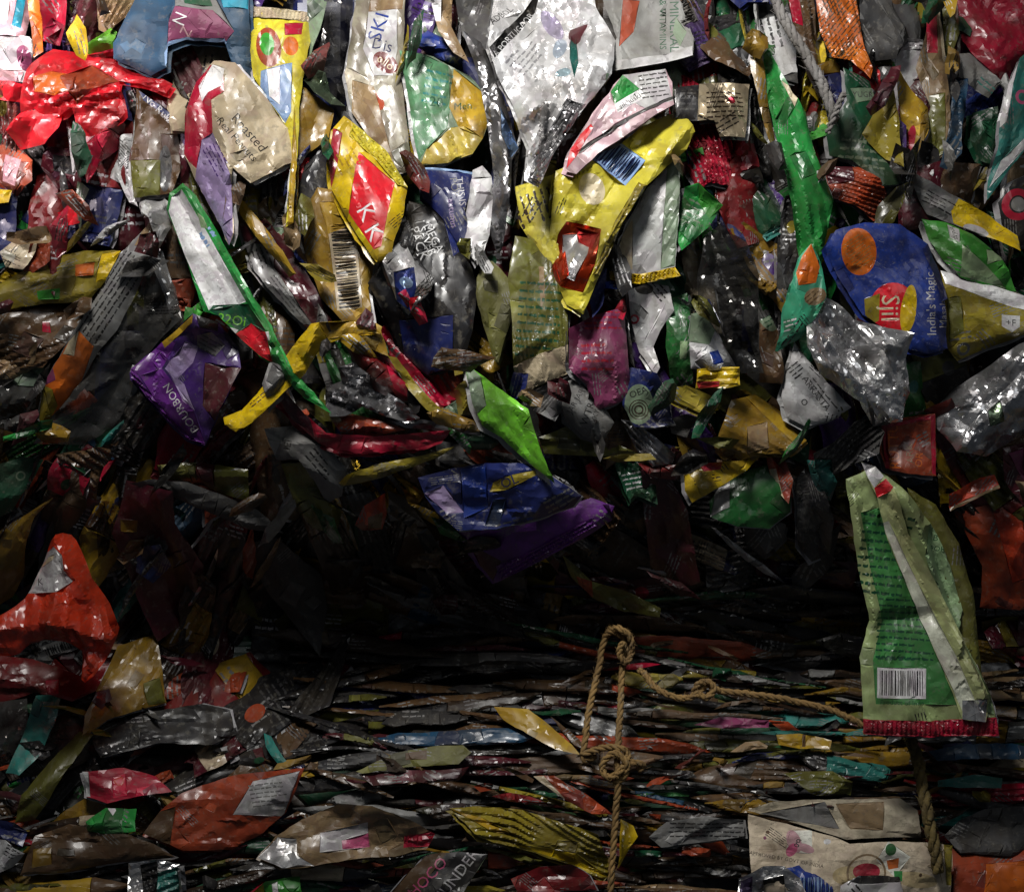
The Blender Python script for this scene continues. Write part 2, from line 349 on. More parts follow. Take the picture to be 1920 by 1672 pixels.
POUCHY = {'wrapper', 'pouch', 'packet', 'bag', 'snack bag', 'foil bag', 'carrier bag', 'sachet'}
HERO = []          # outlines of the things placed by hand
SEED = [100]
def W(name, label, cat, layer, pts, col, kind='film', marks=(), parts=(), group=None, soft=0, jag=.8, step=5.2, **kw):
    """one thing: a sheet of plastic with its print; parts = (part name, outline, colour, kind, marks, ripple)"""
    if kw.get('pleat'): step = max(2.8, min(step, kw.get('pleatw', 14) / 3.2))
    SEED[0] += 1; sd = SEED[0]; rnd = random.Random(sd)
    ol = rough_outline(pts, rnd, 13, jag, soft); marks = list(marks)
    xs_, ys_ = [p[0] for p in pts], [p[1] for p in pts]; bw, bh = max(xs_) - min(xs_), max(ys_) - min(ys_)
    if bw * bh > 3500 and step < 8 and kind in ('film', 'matte', 'shiny'):
        auto = []; base = PAL[col] if isinstance(col, str) else col; lum = sum(base) / 3
        for _ in range(rnd.randint(3, 6)):
            cx_, cy_ = rnd.uniform(min(xs_), max(xs_)), rnd.uniform(min(ys_), max(ys_)); aa = math.degrees(math.atan2(bh, bw)) * rnd.choice((-1, 1)) + rnd.uniform(-25, 25)
            if rnd.random() < .45: auto.append(('l', cx_, cy_, rnd.uniform(22, 56), rnd.uniform(14, 32), aa, rnd.randint(3, 5), 'black' if lum > .2 else 'grey'))
            else:
                w_, h_ = rnd.uniform(8, 26), rnd.uniform(6, 30); f_ = rnd.choice((.45, .6, 1.7)); cc_ = tuple(round(min(.75, x_ * f_ + .01), 2) for x_ in base)
                auto.append(('p', [rot(u, v, cx_, cy_, aa) for u, v in ((-w_, -h_), (w_, -h_ * .8), (w_ * .8, h_), (-w_ * .9, h_ * .7))], cc_))
        marks = auto + marks
    sh = Sheet(ol, layer, sd, **kw)
    pouch = cat in POUCHY
    if pouch:
        o = bpy.data.objects.new(name, None); COL.objects.link(o); o.empty_display_size = .03
        o.location = world(sh.c[0], sh.c[1], float(sh.d0(sh.c[0], sh.c[1])), 0.0).tolist()
        build('front_sheet', ol, sh, col, kind, marks, step, 0, o, None, sd)
        dx, dy = rnd.choice((-1, 1)) * rnd.uniform(3, 7), rnd.uniform(2, 7)
        bk = [(x + dx + rnd.uniform(-1.5, 1.5), y + dy + rnd.uniform(-1.5, 1.5)) for x, y in ol]
        build('back_sheet', bk, sh, rnd.choice((col, col, 'dksilver', 'ltgrey')), kind, (), step + 4, -.007, o, None, sd + 1)
    else:
        o = build(name, ol, sh, col, kind, marks, step, 0, None, None, sd)
    o['label'] = label; o['category'] = cat
    if group: o['group'] = group
    for i, p in enumerate(parts):
        pn, pp, pc, pk = p[:4]; pm = p[4] if len(p) > 4 else (); rp = p[5] if len(p) > 5 else None; of = p[6] if len(p) > 6 else .0012
        build(pn, rough_outline(pp, rnd, 13, .7, 0), sh, pc, pk or kind, pm, (3.2 if step < 7 else 4.5) if rp else step, of, o, rp, sd + 7 * i + 3)
    HERO.append((ol, label, sh.c)); return o
# ------------------------------------------------------------------ the things placed one by one, from the top of the stack down
W('foil_bag', 'big bright silver foil bag with black lettered band, brightest thing in the pile', 'foil bag', 9,
  [(925,0),(930,-60),(1110,-60),(1118,8),(1155,75),(1146,142),(1098,200),(1062,255),(1036,295),(1012,358),(986,345),(990,285),(962,205),(932,150),(915,95)], (.88,.88,.89), 'shiny',
  [('e',1036,40,16,34,30,(.55,.50,.68)),('e',1050,90,12,22,-20,(.48,.56,.66)),('p',[(1072,50),(1078,44),(1084,120),(1076,150),(1068,110)],'teal'),('l',985,110,70,50,54,5,(.40,.40,.42)),('e',1056,140,14,8,10,(.40,.55,.62)),('p',[(918,100),(928,118),(1004,14),(1010,-10),(998,-10)],'black'),('t','A PORTUGAOR',963,64,17,54,'white'),('t','ADBOL',940,28,18,50,'black')],
  parts=[('crimped_seal',[(1062,190),(1098,198),(1036,296),(1012,358),(990,345),(1005,290)],'dksilver','foil',(),(-35,8,.0016))],
  amp=.015, folds=16, crumple=.3, crinkle=2.4, tilt=(.05,.32), creases=[(1010,0,1000,200,.012,40),(1080,60,1070,190,-.014,30),(950,60,1000,280,.008,26)])
W('snack_wrapper', 'yellow snack wrapper with red panel and two white letter marks, cut corner at top', 'wrapper', 11,
  [(622,236),(642,212),(668,232),(722,280),(763,348),(756,402),(738,455),(734,484),(706,492),(688,468),(655,418),(619,352),(614,296)], 'yellow', 'film',
  [('p',[(672,284),(740,342),(728,400),(716,464),(702,470),(653,398),(664,330)],'red'),('p',[(614,296),(622,236),(640,246),(632,300),(618,350)],'crimson'),
   ('t','K',686,400,44,-60,'white',.03),('t','K',701,438,44,-60,'white',.03),('l',648,300,40,50,-60,5,'gold')],
  parts=[('crimped_seal',[(660,226),(722,278),(764,350),(745,346),(706,300),(652,250)],'lemon','film',(),(38,7,.0014))],
  amp=.006, folds=8, tilt=(.06,.12), puff=.012)
W('snack_bag', 'large shiny yellow snack bag narrowing to a point, with red foil emblem', 'snack bag', 9.5,
  [(1258,206),(1292,222),(1303,248),(1288,280),(1250,312),(1212,350),(1166,420),(1122,520),(1092,592),(1062,572),(1040,520),(1028,470),(1034,400),(1042,322),(1090,300),(1160,272),(1205,232)], (.50,.44,.04), 'film',
  [('p',[(1062,416),(1094,420),(1126,432),(1114,500),(1092,552),(1050,538),(1032,510),(1046,440)],'redorange','foil'),('b',1160,300,70,52,-38,14,'navy','ltblue'),('e',1110,355,24,30,20,'cream'),
   ('p',[(1055,440),(1110,438),(1100,480),(1076,530),(1056,520)],'silver','foil'),('p',[(1080,425),(1122,440),(1108,470),(1084,455)],'red','foil'),('p',[(1040,490),(1060,470),(1066,520),(1050,530)],'redorange','foil')],
  parts=[('side_seam',[(1212,350),(1166,420),(1122,520),(1108,520),(1150,420),(1196,344)],'mustard','film',(),(-30,7,.001))],
  amp=.009, folds=12, crumple=.2, crinkle=1.6, tilt=(-.05,.10), puff=.014, creases=[(1290,240,1080,520,.012,40)])
W('text_pouch', 'white and pink pouch with green squares and small black print, tucked over the yellow bag', 'pouch', 10.5,
  [(1168,140),(1250,124),(1262,150),(1264,196),(1232,214),(1180,250),(1120,290),(1080,330),(1058,322),(1070,280),(1100,232),(1130,190)], (.50,.35,.38), 'film',
  [('p',[(1168,140),(1250,124),(1262,188),(1210,205),(1158,175)],'ltgrey'),('p',[(1140,152),(1168,140),(1200,166),(1152,196)],'green'),('p',[(1152,196),(1200,166),(1212,182),(1158,212)],'white'),
   ('t','sikhuski',1181,190,15,32,'black',.02),('l',1228,158,56,52,10,6,'dkgrey'),('p',[(1264,178),(1264,184),(1180,226),(1084,290),(1078,286),(1176,220)],'dkgrey'),('p',[(1070,270),(1108,232),(1112,240),(1082,292),(1062,318)],'red')],
  amp=.005, folds=6, tilt=(0,.1), puff=.008)
W('paper_pouch', 'pale grey pouch with sideways printed percentage, just right of the silver bag', 'pouch', 7.5,
  [(1118,-40),(1258,-50),(1300,72),(1298,104),(1240,118),(1150,134),(1146,100),(1156,72)], (.19,.19,.18), 'matte',
  [('t','100% MINERALS',1264,25,24,-90,'dkgreen',.02),('t','& VITAMINS',1243,45,18,-90,'dkgreen',.015),('p',[(1168,0),(1200,0),(1188,60),(1160,90)],'rust'),('p',[(1268,30),(1288,60),(1275,88),(1262,60)],'sage')],
  parts=[('bottom_seal',[(1148,118),(1240,104),(1298,88),(1298,106),(1240,120),(1149,136)],'ltgrey','matte',(),(0,60,.0005))], amp=.004, folds=5, tilt=(0,.06))
W('ball_pouch', 'translucent grey pouch with blue art and two dark red oval badges', 'pouch', 6.5,
  [(668,-40),(762,-40),(758,60),(752,150),(764,240),(772,322),(742,330),(702,272),(660,212),(645,135),(658,60)], (.21,.19,.14), 'film',
  [('p',[(690,20),(745,20),(745,90),(735,140),(700,140),(680,90)],'ltgrey'),('t','SKI',710,50,40,70,'blue',.05),('t','Dis',716,84,30,-15,'navy',.04),('e',722,116,26,17,-35,'dkred'),('t','ollo',722,116,22,-35,'cream',.015),
   ('e',697,188,26,17,-35,'rust'),('t','ollo',697,188,22,-35,'beige',.015),('p',[(755,20),(762,-40),(700,-40),(690,20)],'tan'),('p',[(660,150),(700,160),(740,310),(700,270),(660,212)],'tan')],
  amp=.006, folds=7, tilt=(.05,.05), puff=.012)
W('herb_pouch', 'crinkled pouch half green, half gold with rounded corner', 'pouch', 7,
  [(748,94),(812,104),(880,138),(912,176),(918,222),(905,262),(886,290),(840,306),(788,310),(776,262),(766,190)], 'sage', 'film',
  [('p',[(748,94),(790,100),(840,120),(845,200),(838,240),(800,280),(785,300),(776,262),(766,190)], (.07,.19,.09)),('p',[(850,125),(912,176),(918,222),(905,262),(860,240),(842,200)],'gold'),
   ('p',[(905,262),(886,290),(840,306),(788,310),(800,280),(845,240),(870,238)],(.40,.31,.05)),('t','Men',868,200,20,0,'dkgreen'),('l',820,165,50,70,-10,5,'teal'),('t','20',818,192,26,-5,'dkgreen')],
  amp=.006, folds=9, crumple=.12, tilt=(0,.06), puff=.01)
W('snack_packet', 'upright pale yellow snack packet with crimped top and white window panel', 'packet', 8.5,
  [(466,4),(520,10),(577,14),(580,60),(572,120),(562,190),(556,300),(552,420),(538,428),(546,300),(538,240),(505,190),(472,140),(464,80)], 'lemon', 'film',
  [('e',503,88,24,38,10,'rust'),('e',500,82,14,22,10,'leaf'),('p',[(532,42),(566,38),(564,62),(534,66)],'crimson'),('p',[(488,132),(548,118),(546,210),(534,230),(505,190),(486,160)],'ltblue'),('p',[(500,130),(525,126),(524,196),(504,180)],'white'),('p',[(552,200),(556,300),(552,425),(542,428),(546,300)],'gold'),('e',545,86,14,18,0,'orange')],
  parts=[('crimped_seal',[(466,4),(520,10),(577,14),(579,36),(520,32),(465,28)],'cream','film',(),(0,7,.0014))], amp=.005, folds=6, tilt=(.04,.1), puff=.010)
W('nut_bag', 'crumpled beige nut bag with black lettering and torn red and purple tail', 'snack bag', 10,
  [(344,206),(364,150),(398,110),(438,114),(466,146),(502,186),(536,236),(549,300),(532,306),(510,322),(472,346),(440,318),(436,360),(442,440),(432,462),(402,402),(362,334),(340,284)], 'beige', 'film',
  [('p',[(344,206),(364,150),(392,118),(418,140),(420,170),(398,190),(400,250),(378,262),(372,320),(350,300),(340,284)],'crimson'),('p',[(370,160),(396,118),(420,128),(414,160),(390,172),(378,190)],'white'),
   ('p',[(378,262),(400,250),(436,330),(440,440),(432,462),(402,402),(362,334)],'lavender'),('t','Roasted',467,250,26,-48,'black',.015),('t','Real Peanuts',446,264,20,-48,'black',.01),('l',408,300,60,36,-60,5,'violet')],
  amp=.008, folds=10, crumple=.25, tilt=(0,.08), puff=.012, creases=[(400,190,440,330,.010,22)])
W('brown_wrapper', 'dull brown wrapper with words across its slanted top edge, beside the white scrap', 'wrapper', 7,
  [(258,168),(322,214),(334,262),(336,320),(322,362),(252,372),(242,300),(250,236)], 'brown', 'film',
  [('t','No Rulz',302,205,22,-44,'white',.02),('p',[(262,172),(300,196),(322,214),(318,222),(270,190)],'navy'),('t','No Rulz',296,204,20,-44,'ltgrey',.02),('e',309,316,12,44,0,'dkgrey'),('p',[(243,300),(300,300),(300,372),(250,372)],'olive')],
  amp=.004, folds=5, tilt=(.1,0), puff=.01)
W('white_scrap', 'glossy white folded scrap left of the brown wrapper', 'scrap', 6,
  [(204,332),(212,268),(234,252),(252,244),(250,300),(254,372),(262,390),(240,378),(226,344)], 'white', 'film', amp=.008, folds=5, puff=.01)
W('navy_bag', 'dark blue bag with pointed fold and magenta label at the top edge', 'bag', 8,
  [(262,-40),(238,30),(212,82),(212,110),(282,142),(316,130),(318,92),(350,76),(420,78),(438,132),(462,176),(470,110),(466,-40)], 'slate', 'matte',
  [('p',[(333,18),(400,22),(440,60),(424,76),(318,90),(322,50)],'magenta'),('t','N',343,42,30,70,'white',.03),('t','Z',352,64,26,60,'palepink',.03),('p',[(330,-10),(400,-10),(440,60),(400,22),(333,18)],'grey'),('p',[(345,-10),(390,-10),(400,14),(350,12)],'dkgreen'),
   ('p',[(400,-40),(466,-40),(466,20),(420,16)],'cyan'),('p',[(313,128),(312,104),(320,84),(350,72),(420,72),(424,80),(352,84),(326,100)],'ltblue')],
  amp=.008, folds=6, tilt=(0,.05), puff=.012, creases=[(330,0,316,130,.012,50)])
W('red_carrier_bag', 'crumpled bright red carrier bag peaking beside the dark blue bag', 'carrier bag', 8,
  [(20,236),(44,178),(60,120),(95,88),(158,96),(214,84),(238,122),(290,140),(322,156),(312,176),(262,158),(222,150),(236,214),(190,256),(150,262),(140,206),(100,226),(56,252)], 'red', 'thin',
  [('p',[(70,150),(100,138),(148,146),(150,175),(110,185),(72,178)],'orange'),('p',[(120,150),(170,120),(222,152),(180,170),(150,200)],'rust')], amp=.014, folds=14, crumple=.6, crinkle=1.9, puff=.006)
W('red_bag_scrap', 'bright red creased scrap with pale printed corner, below the red bag', 'scrap', 8.6,
  [(12,246),(40,214),(96,192),(118,194),(112,240),(86,272),(30,276)], 'red', 'film', [('p',[(92,195),(112,194),(108,208),(94,206)],'palepink')], amp=.008, folds=7, crumple=.2)
W('pink_red_scrap', 'pinkish red folded scrap hanging below the red bag peak', 'scrap', 8.2,
  [(148,262),(176,190),(214,188),(230,230),(222,268),(190,300),(160,342),(152,300)], 'crimson', 'film', [('p',[(186,192),(212,192),(208,212),(184,208)],'white'),('p',[(148,262),(176,230),(186,244),(156,280)],'palepink')], amp=.010, folds=8, crumple=.3)
W('green_sliver', 'small bright green shiny tip sticking up behind the red bag', 'scrap', 7.5, [(150,94),(206,52),(220,60),(213,90),(166,102)], 'lime', 'film', amp=.004, folds=3)
W('pale_pouch', 'sunlit white and pink pouch at the top corner', 'pouch', 6.5, [(-40,60),(20,62),(56,70),(62,100),(40,150),(12,156),(-40,140)], 'white', 'film', [('e',44,108,14,22,0,'magenta'),('p',[(0,130),(40,130),(30,160),(0,160)],'palepink')], amp=.008, folds=6, crumple=.2)
W('pink_strip', 'sunlit pale lilac pouch with a blue stripe above the white one', 'pouch', 6, [(-40,-40),(50,-40),(54,20),(46,70),(-40,66)], 'palepink', 'film', [('p',[(36,-20),(48,-20),(40,55),(24,50)],'cyan'),('p',[(0,0),(20,0),(16,40),(0,40)],'white')], amp=.006, folds=6)
W('scarlet_strip', 'flat scarlet strip ending at the red bag, by the edge of the pile', 'strip', 7.2, [(-40,146),(20,154),(46,160),(38,190),(-40,184)], 'red', 'film', amp=.006, folds=4)
W('orange_strip', 'narrow upright orange strip near the sunlit corner', 'strip', 6.4, [(52,-20),(76,-20),(78,60),(84,100),(64,110),(56,50)], 'orange', 'film', amp=.006, folds=4)
W('dull_red_sheet', 'dull red upright sheet beside the orange strip', 'sheet', 6, [(74,-30),(130,-30),(126,50),(110,84),(84,80)], 'crimson', 'film', amp=.009, folds=6, pleat=.003)
W('maroon_sheet', 'wine red pleated sheet above the red bag', 'sheet', 5, [(120,-30),(190,-30),(182,60),(160,92),(118,84)], 'maroon', 'film', amp=.008, folds=6, pleat=.003)
W('tan_pleated_sheet', 'brown pleated sheets hanging left of the dark blue bag', 'sheet', 5.5, [(180,-30),(262,-40),(240,30),(214,70),(180,52)], 'tan', 'film', amp=.008, folds=6, pleat=.003, pleatw=10)
W('black_red_scrap', 'black and wine coloured shiny scraps below the red bag', 'scrap', 6.5, [(90,276),(150,268),(156,330),(150,380),(100,350),(70,310)], 'maroon', 'film', [('p',[(100,290),(150,290),(140,330),(100,320)],'black')], amp=.012, folds=10, crumple=.4)
W('red_triangle', 'small red triangular scrap over black plastic, above the olive sheet', 'scrap', 6.5, [(110,400),(150,370),(153,420),(120,424)], 'red', 'film', amp=.004, folds=2)
W('dusty_pink_sheet', 'dusty pink and brown folded sheet at the edge under the red scrap', 'sheet', 6, [(-30,250),(20,262),(60,300),(62,340),(24,372),(-30,350)], 'rust', 'film', [('p',[(10,290),(40,300),(30,350),(5,340)],'palepink')], amp=.008, folds=7)
W('yellow_tip', 'bright yellow tip at the edge of the pile under the dusty pink sheet', 'scrap', 6.8, [(-30,352),(20,356),(16,380),(-30,384)], 'yellow', 'film', amp=.003, folds=2)
# --- middle left
W('striped_strip', 'long slanted green edged strip with white panel and red bloom at its lower end', 'wrapper', 10.5,
  [(318,362),(344,344),(362,362),(398,424),(452,522),(502,604),(546,692),(618,770),(566,742),(520,694),(486,668),(448,632),(410,592),(382,584),(346,480),(312,392)], 'green', 'film',
  [('p',[(322,370),(342,356),(392,440),(436,520),(462,566),(440,572),(392,582),(346,478),(316,396)],'white'),('p',[(392,582),(400,572),(440,570),(466,570),(500,620),(470,640),(430,606)],'dkgreen'),
   ('t','22Oi',434,600,26,-8,'lime',.03),('e',474,640,10,8,0,'orange'),('e',488,660,7,5,0,'orange'),('p',[(488,626),(506,622),(508,640),(498,636)],'white'),('l',400,440,30,60,-60,3,'ltblue'),('p',[(440,626),(470,606),(500,624),(512,680),(486,666)],'red'),('p',[(426,612),(446,618),(440,626)],'white'),('p',[(372,400),(384,410),(392,430),(378,428)],'palegreen')],
  amp=.006, folds=6, puff=.01, creases=[(350,350,540,690,.010,24)])
W('newsprint_tube', 'long slanted pouch covered in dense black print, orange towards its tip', 'pouch', 8.5,
  [(286,398),(262,432),(228,470),(196,530),(150,604),(112,668),(78,720),(62,812),(82,796),(112,760),(148,716),(182,660),(216,620),(262,530),(292,438)], 'grey', 'film',
  [('l',205,560,190,56,57,6,'black'),('p',[(150,620),(176,650),(150,712),(112,760),(92,780),(78,720),(108,672),(130,640)],'orange'),('p',[(150,620),(130,640),(118,664),(140,668)],'cream'),('p',[(82,706),(98,690),(104,712),(84,722)],'magenta'),('p',[(262,432),(286,398),(292,438),(280,460),(250,460)],'tan'),('p',[(78,722),(98,730),(104,760),(82,796),(66,800)],'mustard')],
  amp=.005, folds=5, puff=.018, puffw=34)
W('silver_knot', 'small twisted white and silver film above the dense print pouch', 'film', 9,
  [(250,372),(300,366),(322,384),(318,420),(304,450),(288,478),(276,500),(290,440),(282,410),(262,400)], 'silver', 'shiny', amp=.012, folds=10, crumple=.6)
W('clear_film', 'large crumpled clear grey film left of the purple wrapper', 'plastic film', 6.5,
  [(286,462),(330,540),(346,600),(300,640),(254,690),(240,742),(212,800),(150,834),(70,832),(96,790),(150,720),(214,622),(262,540)], 'grey', 'clear', [('l',306,575,60,34,0,6,'black')], amp=.010, folds=12, crumple=.6)
W('clear_film', 'thin clear fold standing right of the dense print pouch', 'plastic film', 7, [(282,450),(304,470),(330,560),(356,620),(336,640),(312,560),(286,500)], 'ltgrey', 'clear', amp=.006, folds=6)
W('olive_sheet', 'broad olive yellow sheet fanned across the pile at the edge, left of the print pouch', 'sheet', 6.5,
  [(-30,548),(30,512),(90,480),(150,468),(226,470),(206,520),(160,566),(90,568),(20,580),(-30,594)], 'mustard', 'film', [('p',[(70,546),(112,540),(110,560),(72,562)],'leaf'),('p',[(140,496),(178,492),(176,516),(142,518)],'orange'),('p',[(190,476),(226,470),(200,525),(180,530)],'yellow')], amp=.006, folds=9, tilt=(0,.15), pleat=.0015)
W('cream_roll', 'rolled cream yellow sheet at the edge above the broad olive sheet', 'sheet', 7.5, [(0,472),(20,452),(56,432),(72,444),(66,470),(44,506),(10,500)], 'cream', 'film', amp=.005, folds=4, puff=.012)
W('rust_scrap', 'dark rust red scrap beside the rolled cream sheet', 'scrap', 6.8, [(64,450),(92,452),(96,490),(60,512),(40,508)], 'rust', 'film', amp=.006, folds=5, crumple=.2)
W('brown_sheet', 'wide brown creased sheet below the broad olive sheet', 'sheet', 5.5, [(-30,600),(60,574),(160,572),(130,640),(84,690),(40,690),(-30,700)], 'brown', 'film', [('p',[(80,604),(92,604),(96,624),(80,622)],'crimson')], amp=.009, folds=10, pleat=.002)
W('brown_sheet', 'tan brown pointed sheet at the edge beneath the wide brown one', 'sheet', 6, [(-30,680),(30,668),(78,640),(64,690),(20,712),(-30,724)], 'tan', 'film', amp=.007, folds=7, pleat=.002)
W('khaki_sheet', 'grey green smooth sheet tucked left of the print pouch tip', 'sheet', 5.5, [(10,712),(60,672),(82,668),(78,714),(62,724),(10,722)], 'sage', 'film', amp=.004, folds=4)
W('clear_film', 'shiny crinkled grey film at the edge by the print pouch tip', 'plastic film', 6.5, [(-30,722),(40,716),(66,730),(64,790),(40,812),(-30,800)], 'grey', 'clear', amp=.010, folds=10, crumple=.5)
W('blue_sliver', 'small navy sliver under the crinkled film at the edge', 'scrap', 6.8, [(22,800),(52,792),(54,812),(26,816)], 'navy', 'film', amp=.003, folds=2)
W('green_tip_scrap', 'tiny yellow green tip at the end of the print pouch', 'scrap', 9, [(56,800),(72,796),(74,814),(60,818)], 'lime', 'film', amp=.003, folds=2)
W('biscuit_wrapper', 'purple biscuit wrapper reading BOURBON, with crimped ends', 'wrapper', 9,
  [(244,692),(268,668),(310,634),(368,590),(412,606),(444,652),(452,690),(434,730),(404,790),(384,834),(346,822),(302,776),(246,706)], 'violet', 'film',
  [('p',[(244,692),(300,640),(330,640),(300,690),(262,704)],'purple'),('p',[(262,704),(300,690),(360,760),(384,832),(346,822),(302,776)],'purple'),('t','BOURBON',337,764,22,123,'white',.03),
   ('p',[(372,630),(400,624),(420,646),(402,668),(370,650)],'grey'),('l',392,648,40,30,-30,4,'dkgrey'),('p',[(306,690),(350,640),(372,650),(362,680),(330,712)],'lavender'),('p',[(310,690),(345,720),(365,770),(340,745)],'lavender'),
   ('p',[(374,590),(412,606),(410,622),(380,616)],'black'),('p',[(384,680),(452,690),(434,730),(404,790),(380,760)],'maroon'),('p',[(300,640),(368,592),(366,608),(306,652)],'gold')],
  parts=[('crimped_seal',[(244,692),(250,692),(300,766),(348,814),(384,834),(346,824),(302,778),(246,708)],'purple','film',(),(50,7,.0014))],
  amp=.010, folds=11, crumple=.12, puff=.014, tilt=(.05,0))
W('folded_strip', 'bright yellow plastic strip folded like an elbow beside the purple wrapper', 'strip', 11,
  [(584,608),(620,602),(692,598),(716,612),(712,626),(650,630),(606,646),(572,700),(520,748),(474,792),(444,810),(420,796),(416,782),(452,768),(506,708),(548,650)], 'yellow', 'film',
  [('p',[(600,606),(692,598),(716,612),(712,626),(650,630),(614,634)],'gold'),('l',500,735,80,14,40,2,'brown')], amp=.004, folds=4, puff=.012, creases=[(600,606,580,660,.012,22)], pleat=.0008)
W('ochre_flap', 'plain ochre yellow triangular flap under the folded yellow strip', 'scrap', 9.8, [(668,622),(712,612),(728,668),(700,656),(664,636)], 'gold', 'film', amp=.003, folds=2)
W('maroon_pouch', 'maroon pouch with grey printed back, between the green edged strip and the barcode pouch', 'pouch', 6,
  [(448,420),(500,412),(548,470),(592,540),(622,600),(610,640),(580,622),(520,560),(470,500)], 'maroon', 'film',
  [('p',[(456,452),(516,462),(512,500),(540,540),(588,612),(560,606),(510,560),(468,500)],'grey'),('l',486,485,40,44,-70,5,'black'),('l',535,555,90,20,-52,3,'dkgrey')], amp=.006, folds=6)
W('gold_strip', 'thin shiny gold strip running down left of the barcode pouch', 'strip', 8, [(440,362),(456,376),(492,420),(530,470),(554,512),(540,518),(510,480),(470,430),(446,396)], 'gold', 'film', [('p',[(470,400),(492,420),(500,440),(480,430)],'cream')], amp=.005, folds=4, puff=.008)
W('dark_strip', 'dark pinkish film strip slanting under the gold strip', 'strip', 7, [(540,436),(560,440),(586,480),(600,500),(592,512),(560,480)], 'brown', 'film', amp=.004, folds=3)
W('barcode_pouch', 'ochre pouch with a tall black barcode in the shade of the yellow and red wrapper', 'pouch', 7.5,
  [(596,352),(640,360),(670,420),(704,480),(690,540),(700,604),(682,626),(640,600),(602,560),(572,480),(566,400)], 'ochre', 'film',
  [('b',648,500,150,40,-84,26,'black','beige'),('p',[(600,380),(640,380),(660,420),(616,440)],'gold'),('p',[(690,500),(700,604),(682,600),(676,520)],'gold')], amp=.007, folds=7, puff=.012)
W('ochre_sheet', 'flat ochre brown sheet hanging right of the upright yellow packet', 'sheet', 7,
  [(562,158),(600,184),(626,206),(616,258),(580,284),(560,300),(556,420),(548,424),(556,300)], 'ochre', 'film', amp=.004, folds=4, tilt=(-.1,0))
W('dark_pouch', 'black pouch with pale letters behind the ochre sheet', 'pouch', 5.5, [(566,290),(612,262),(620,352),(648,400),(600,420),(562,420)], 'charcoal', 'film', [('t','DAI',604,354,30,0,'dkgrey',.03)], amp=.006, folds=5)
W('teal_foil', 'teal and white foil scrap at the top of the ochre sheet', 'foil scrap', 7.8, [(570,152),(594,130),(612,140),(618,172),(650,204),(620,196),(590,176)], 'sage', 'foil', amp=.008, folds=7, crumple=.4)
W('clear_film', 'long grey crinkled film beside the oval badge pouch', 'plastic film', 5, [(590,-30),(664,-30),(656,90),(646,180),(640,230),(606,170),(584,90)], 'dkgrey', 'clear', amp=.009, folds=9, crumple=.3)
W('sage_pouch', 'grey green sheet with a thin pale seam, above the teal foil', 'sheet', 5.5, [(578,-30),(618,-30),(602,60),(588,90),(576,130),(574,60)], 'sage', 'film', amp=.005, folds=4)
W('blue_foil_pouch', 'small silver and blue foil pouch under the tip of the yellow and red wrapper', 'sachet', 11.5,
  [(718,492),(744,454),(758,448),(776,488),(812,518),(808,544),(770,584),(742,562),(728,520)], 'silver', 'shiny', [('p',[(738,510),(776,500),(782,540),(770,584),(742,562)],'blue'),('e',762,530,14,10,-30,'ltblue'),('p',[(765,560),(785,556),(770,582)],'red')], amp=.009, folds=9, crumple=.4)
W('black_bag', 'large black and navy bag reading MEGA SAVER PACK', 'bag', 8,
  [(764,372),(812,384),(868,452),(896,540),(886,622),(866,692),(800,702),(756,672),(726,604),(690,530),(724,486),(760,460)], 'black', 'film',
  [('t','MEGA',812,446,22,-62,'ltgrey',.02),('t','SAVER',800,452,20,-66,'ltgrey',.02),('t','PACK',785,456,26,-70,'ltgrey',.03),('t','ALL',780,400,34,-80,'dkgrey',.03),('p',[(748,600),(850,592),(850,690),(800,702),(756,672)],'navy'),
   ('p',[(828,400),(842,418),(862,470),(850,480)],'navy')], amp=.010, folds=8, puff=.012)
W('navy_pouch', 'navy pouch with sideways lettering below the half green, half gold pouch', 'pouch', 7.2,
  [(784,312),(892,322),(872,396),(884,452),(866,470),(830,410),(790,368)], 'navy', 'film', [('t','THIS IS',864,360,18,-82,'ltgrey',.02),('t','POP',852,352,20,-82,'grey',.03),('t','autumn',848,400,18,-84,'lavender'),('p',[(784,312),(892,322),(891,327),(786,317)],'ltblue')], amp=.004, folds=4)
W('grey_pouch', 'plain grey rounded pouch between the navy pouch and twisted foil', 'pouch', 8, [(886,318),(904,310),(922,330),(924,372),(918,440),(896,500),(868,462),(872,400)], 'ltgrey', 'film', amp=.006, folds=6, puff=.014)
W('twisted_foil', 'narrow twisted dark silver foil hanging left of the big silver bag', 'foil', 9,
  [(868,60),(902,80),(932,150),(950,200),(972,278),(960,300),(958,360),(948,430),(936,486),(920,440),(926,330),(912,220),(896,140)], 'dksilver', 'foil', [('p',[(938,200),(972,278),(958,296),(940,250)],'ltblue')], amp=.012, folds=14, crumple=.5, puff=.01)
W('brown_film', 'dark strip with orange sheen dropping left of the twisted foil', 'strip', 8, [(800,-30),(850,-30),(846,50),(866,90),(880,120),(850,100),(822,60)], 'tan', 'film', [('p',[(800,-30),(830,-30),(826,40),(806,40)],'white')], amp=.009, folds=7, crumple=.2)
W('blue_scrap', 'blue and purple shiny scrap above the half green, half gold pouch', 'scrap', 6.4, [(766,80),(800,50),(860,80),(868,130),(820,104)], 'blue', 'film', amp=.008, folds=6, crumple=.3)
W('dark_foil_sheet', 'dark grey sheet behind the black lettered band of the silver bag', 'sheet', 6, [(848,-30),(930,-30),(920,60),(904,110),(866,66)], 'dkgrey', 'film', amp=.008, folds=8)
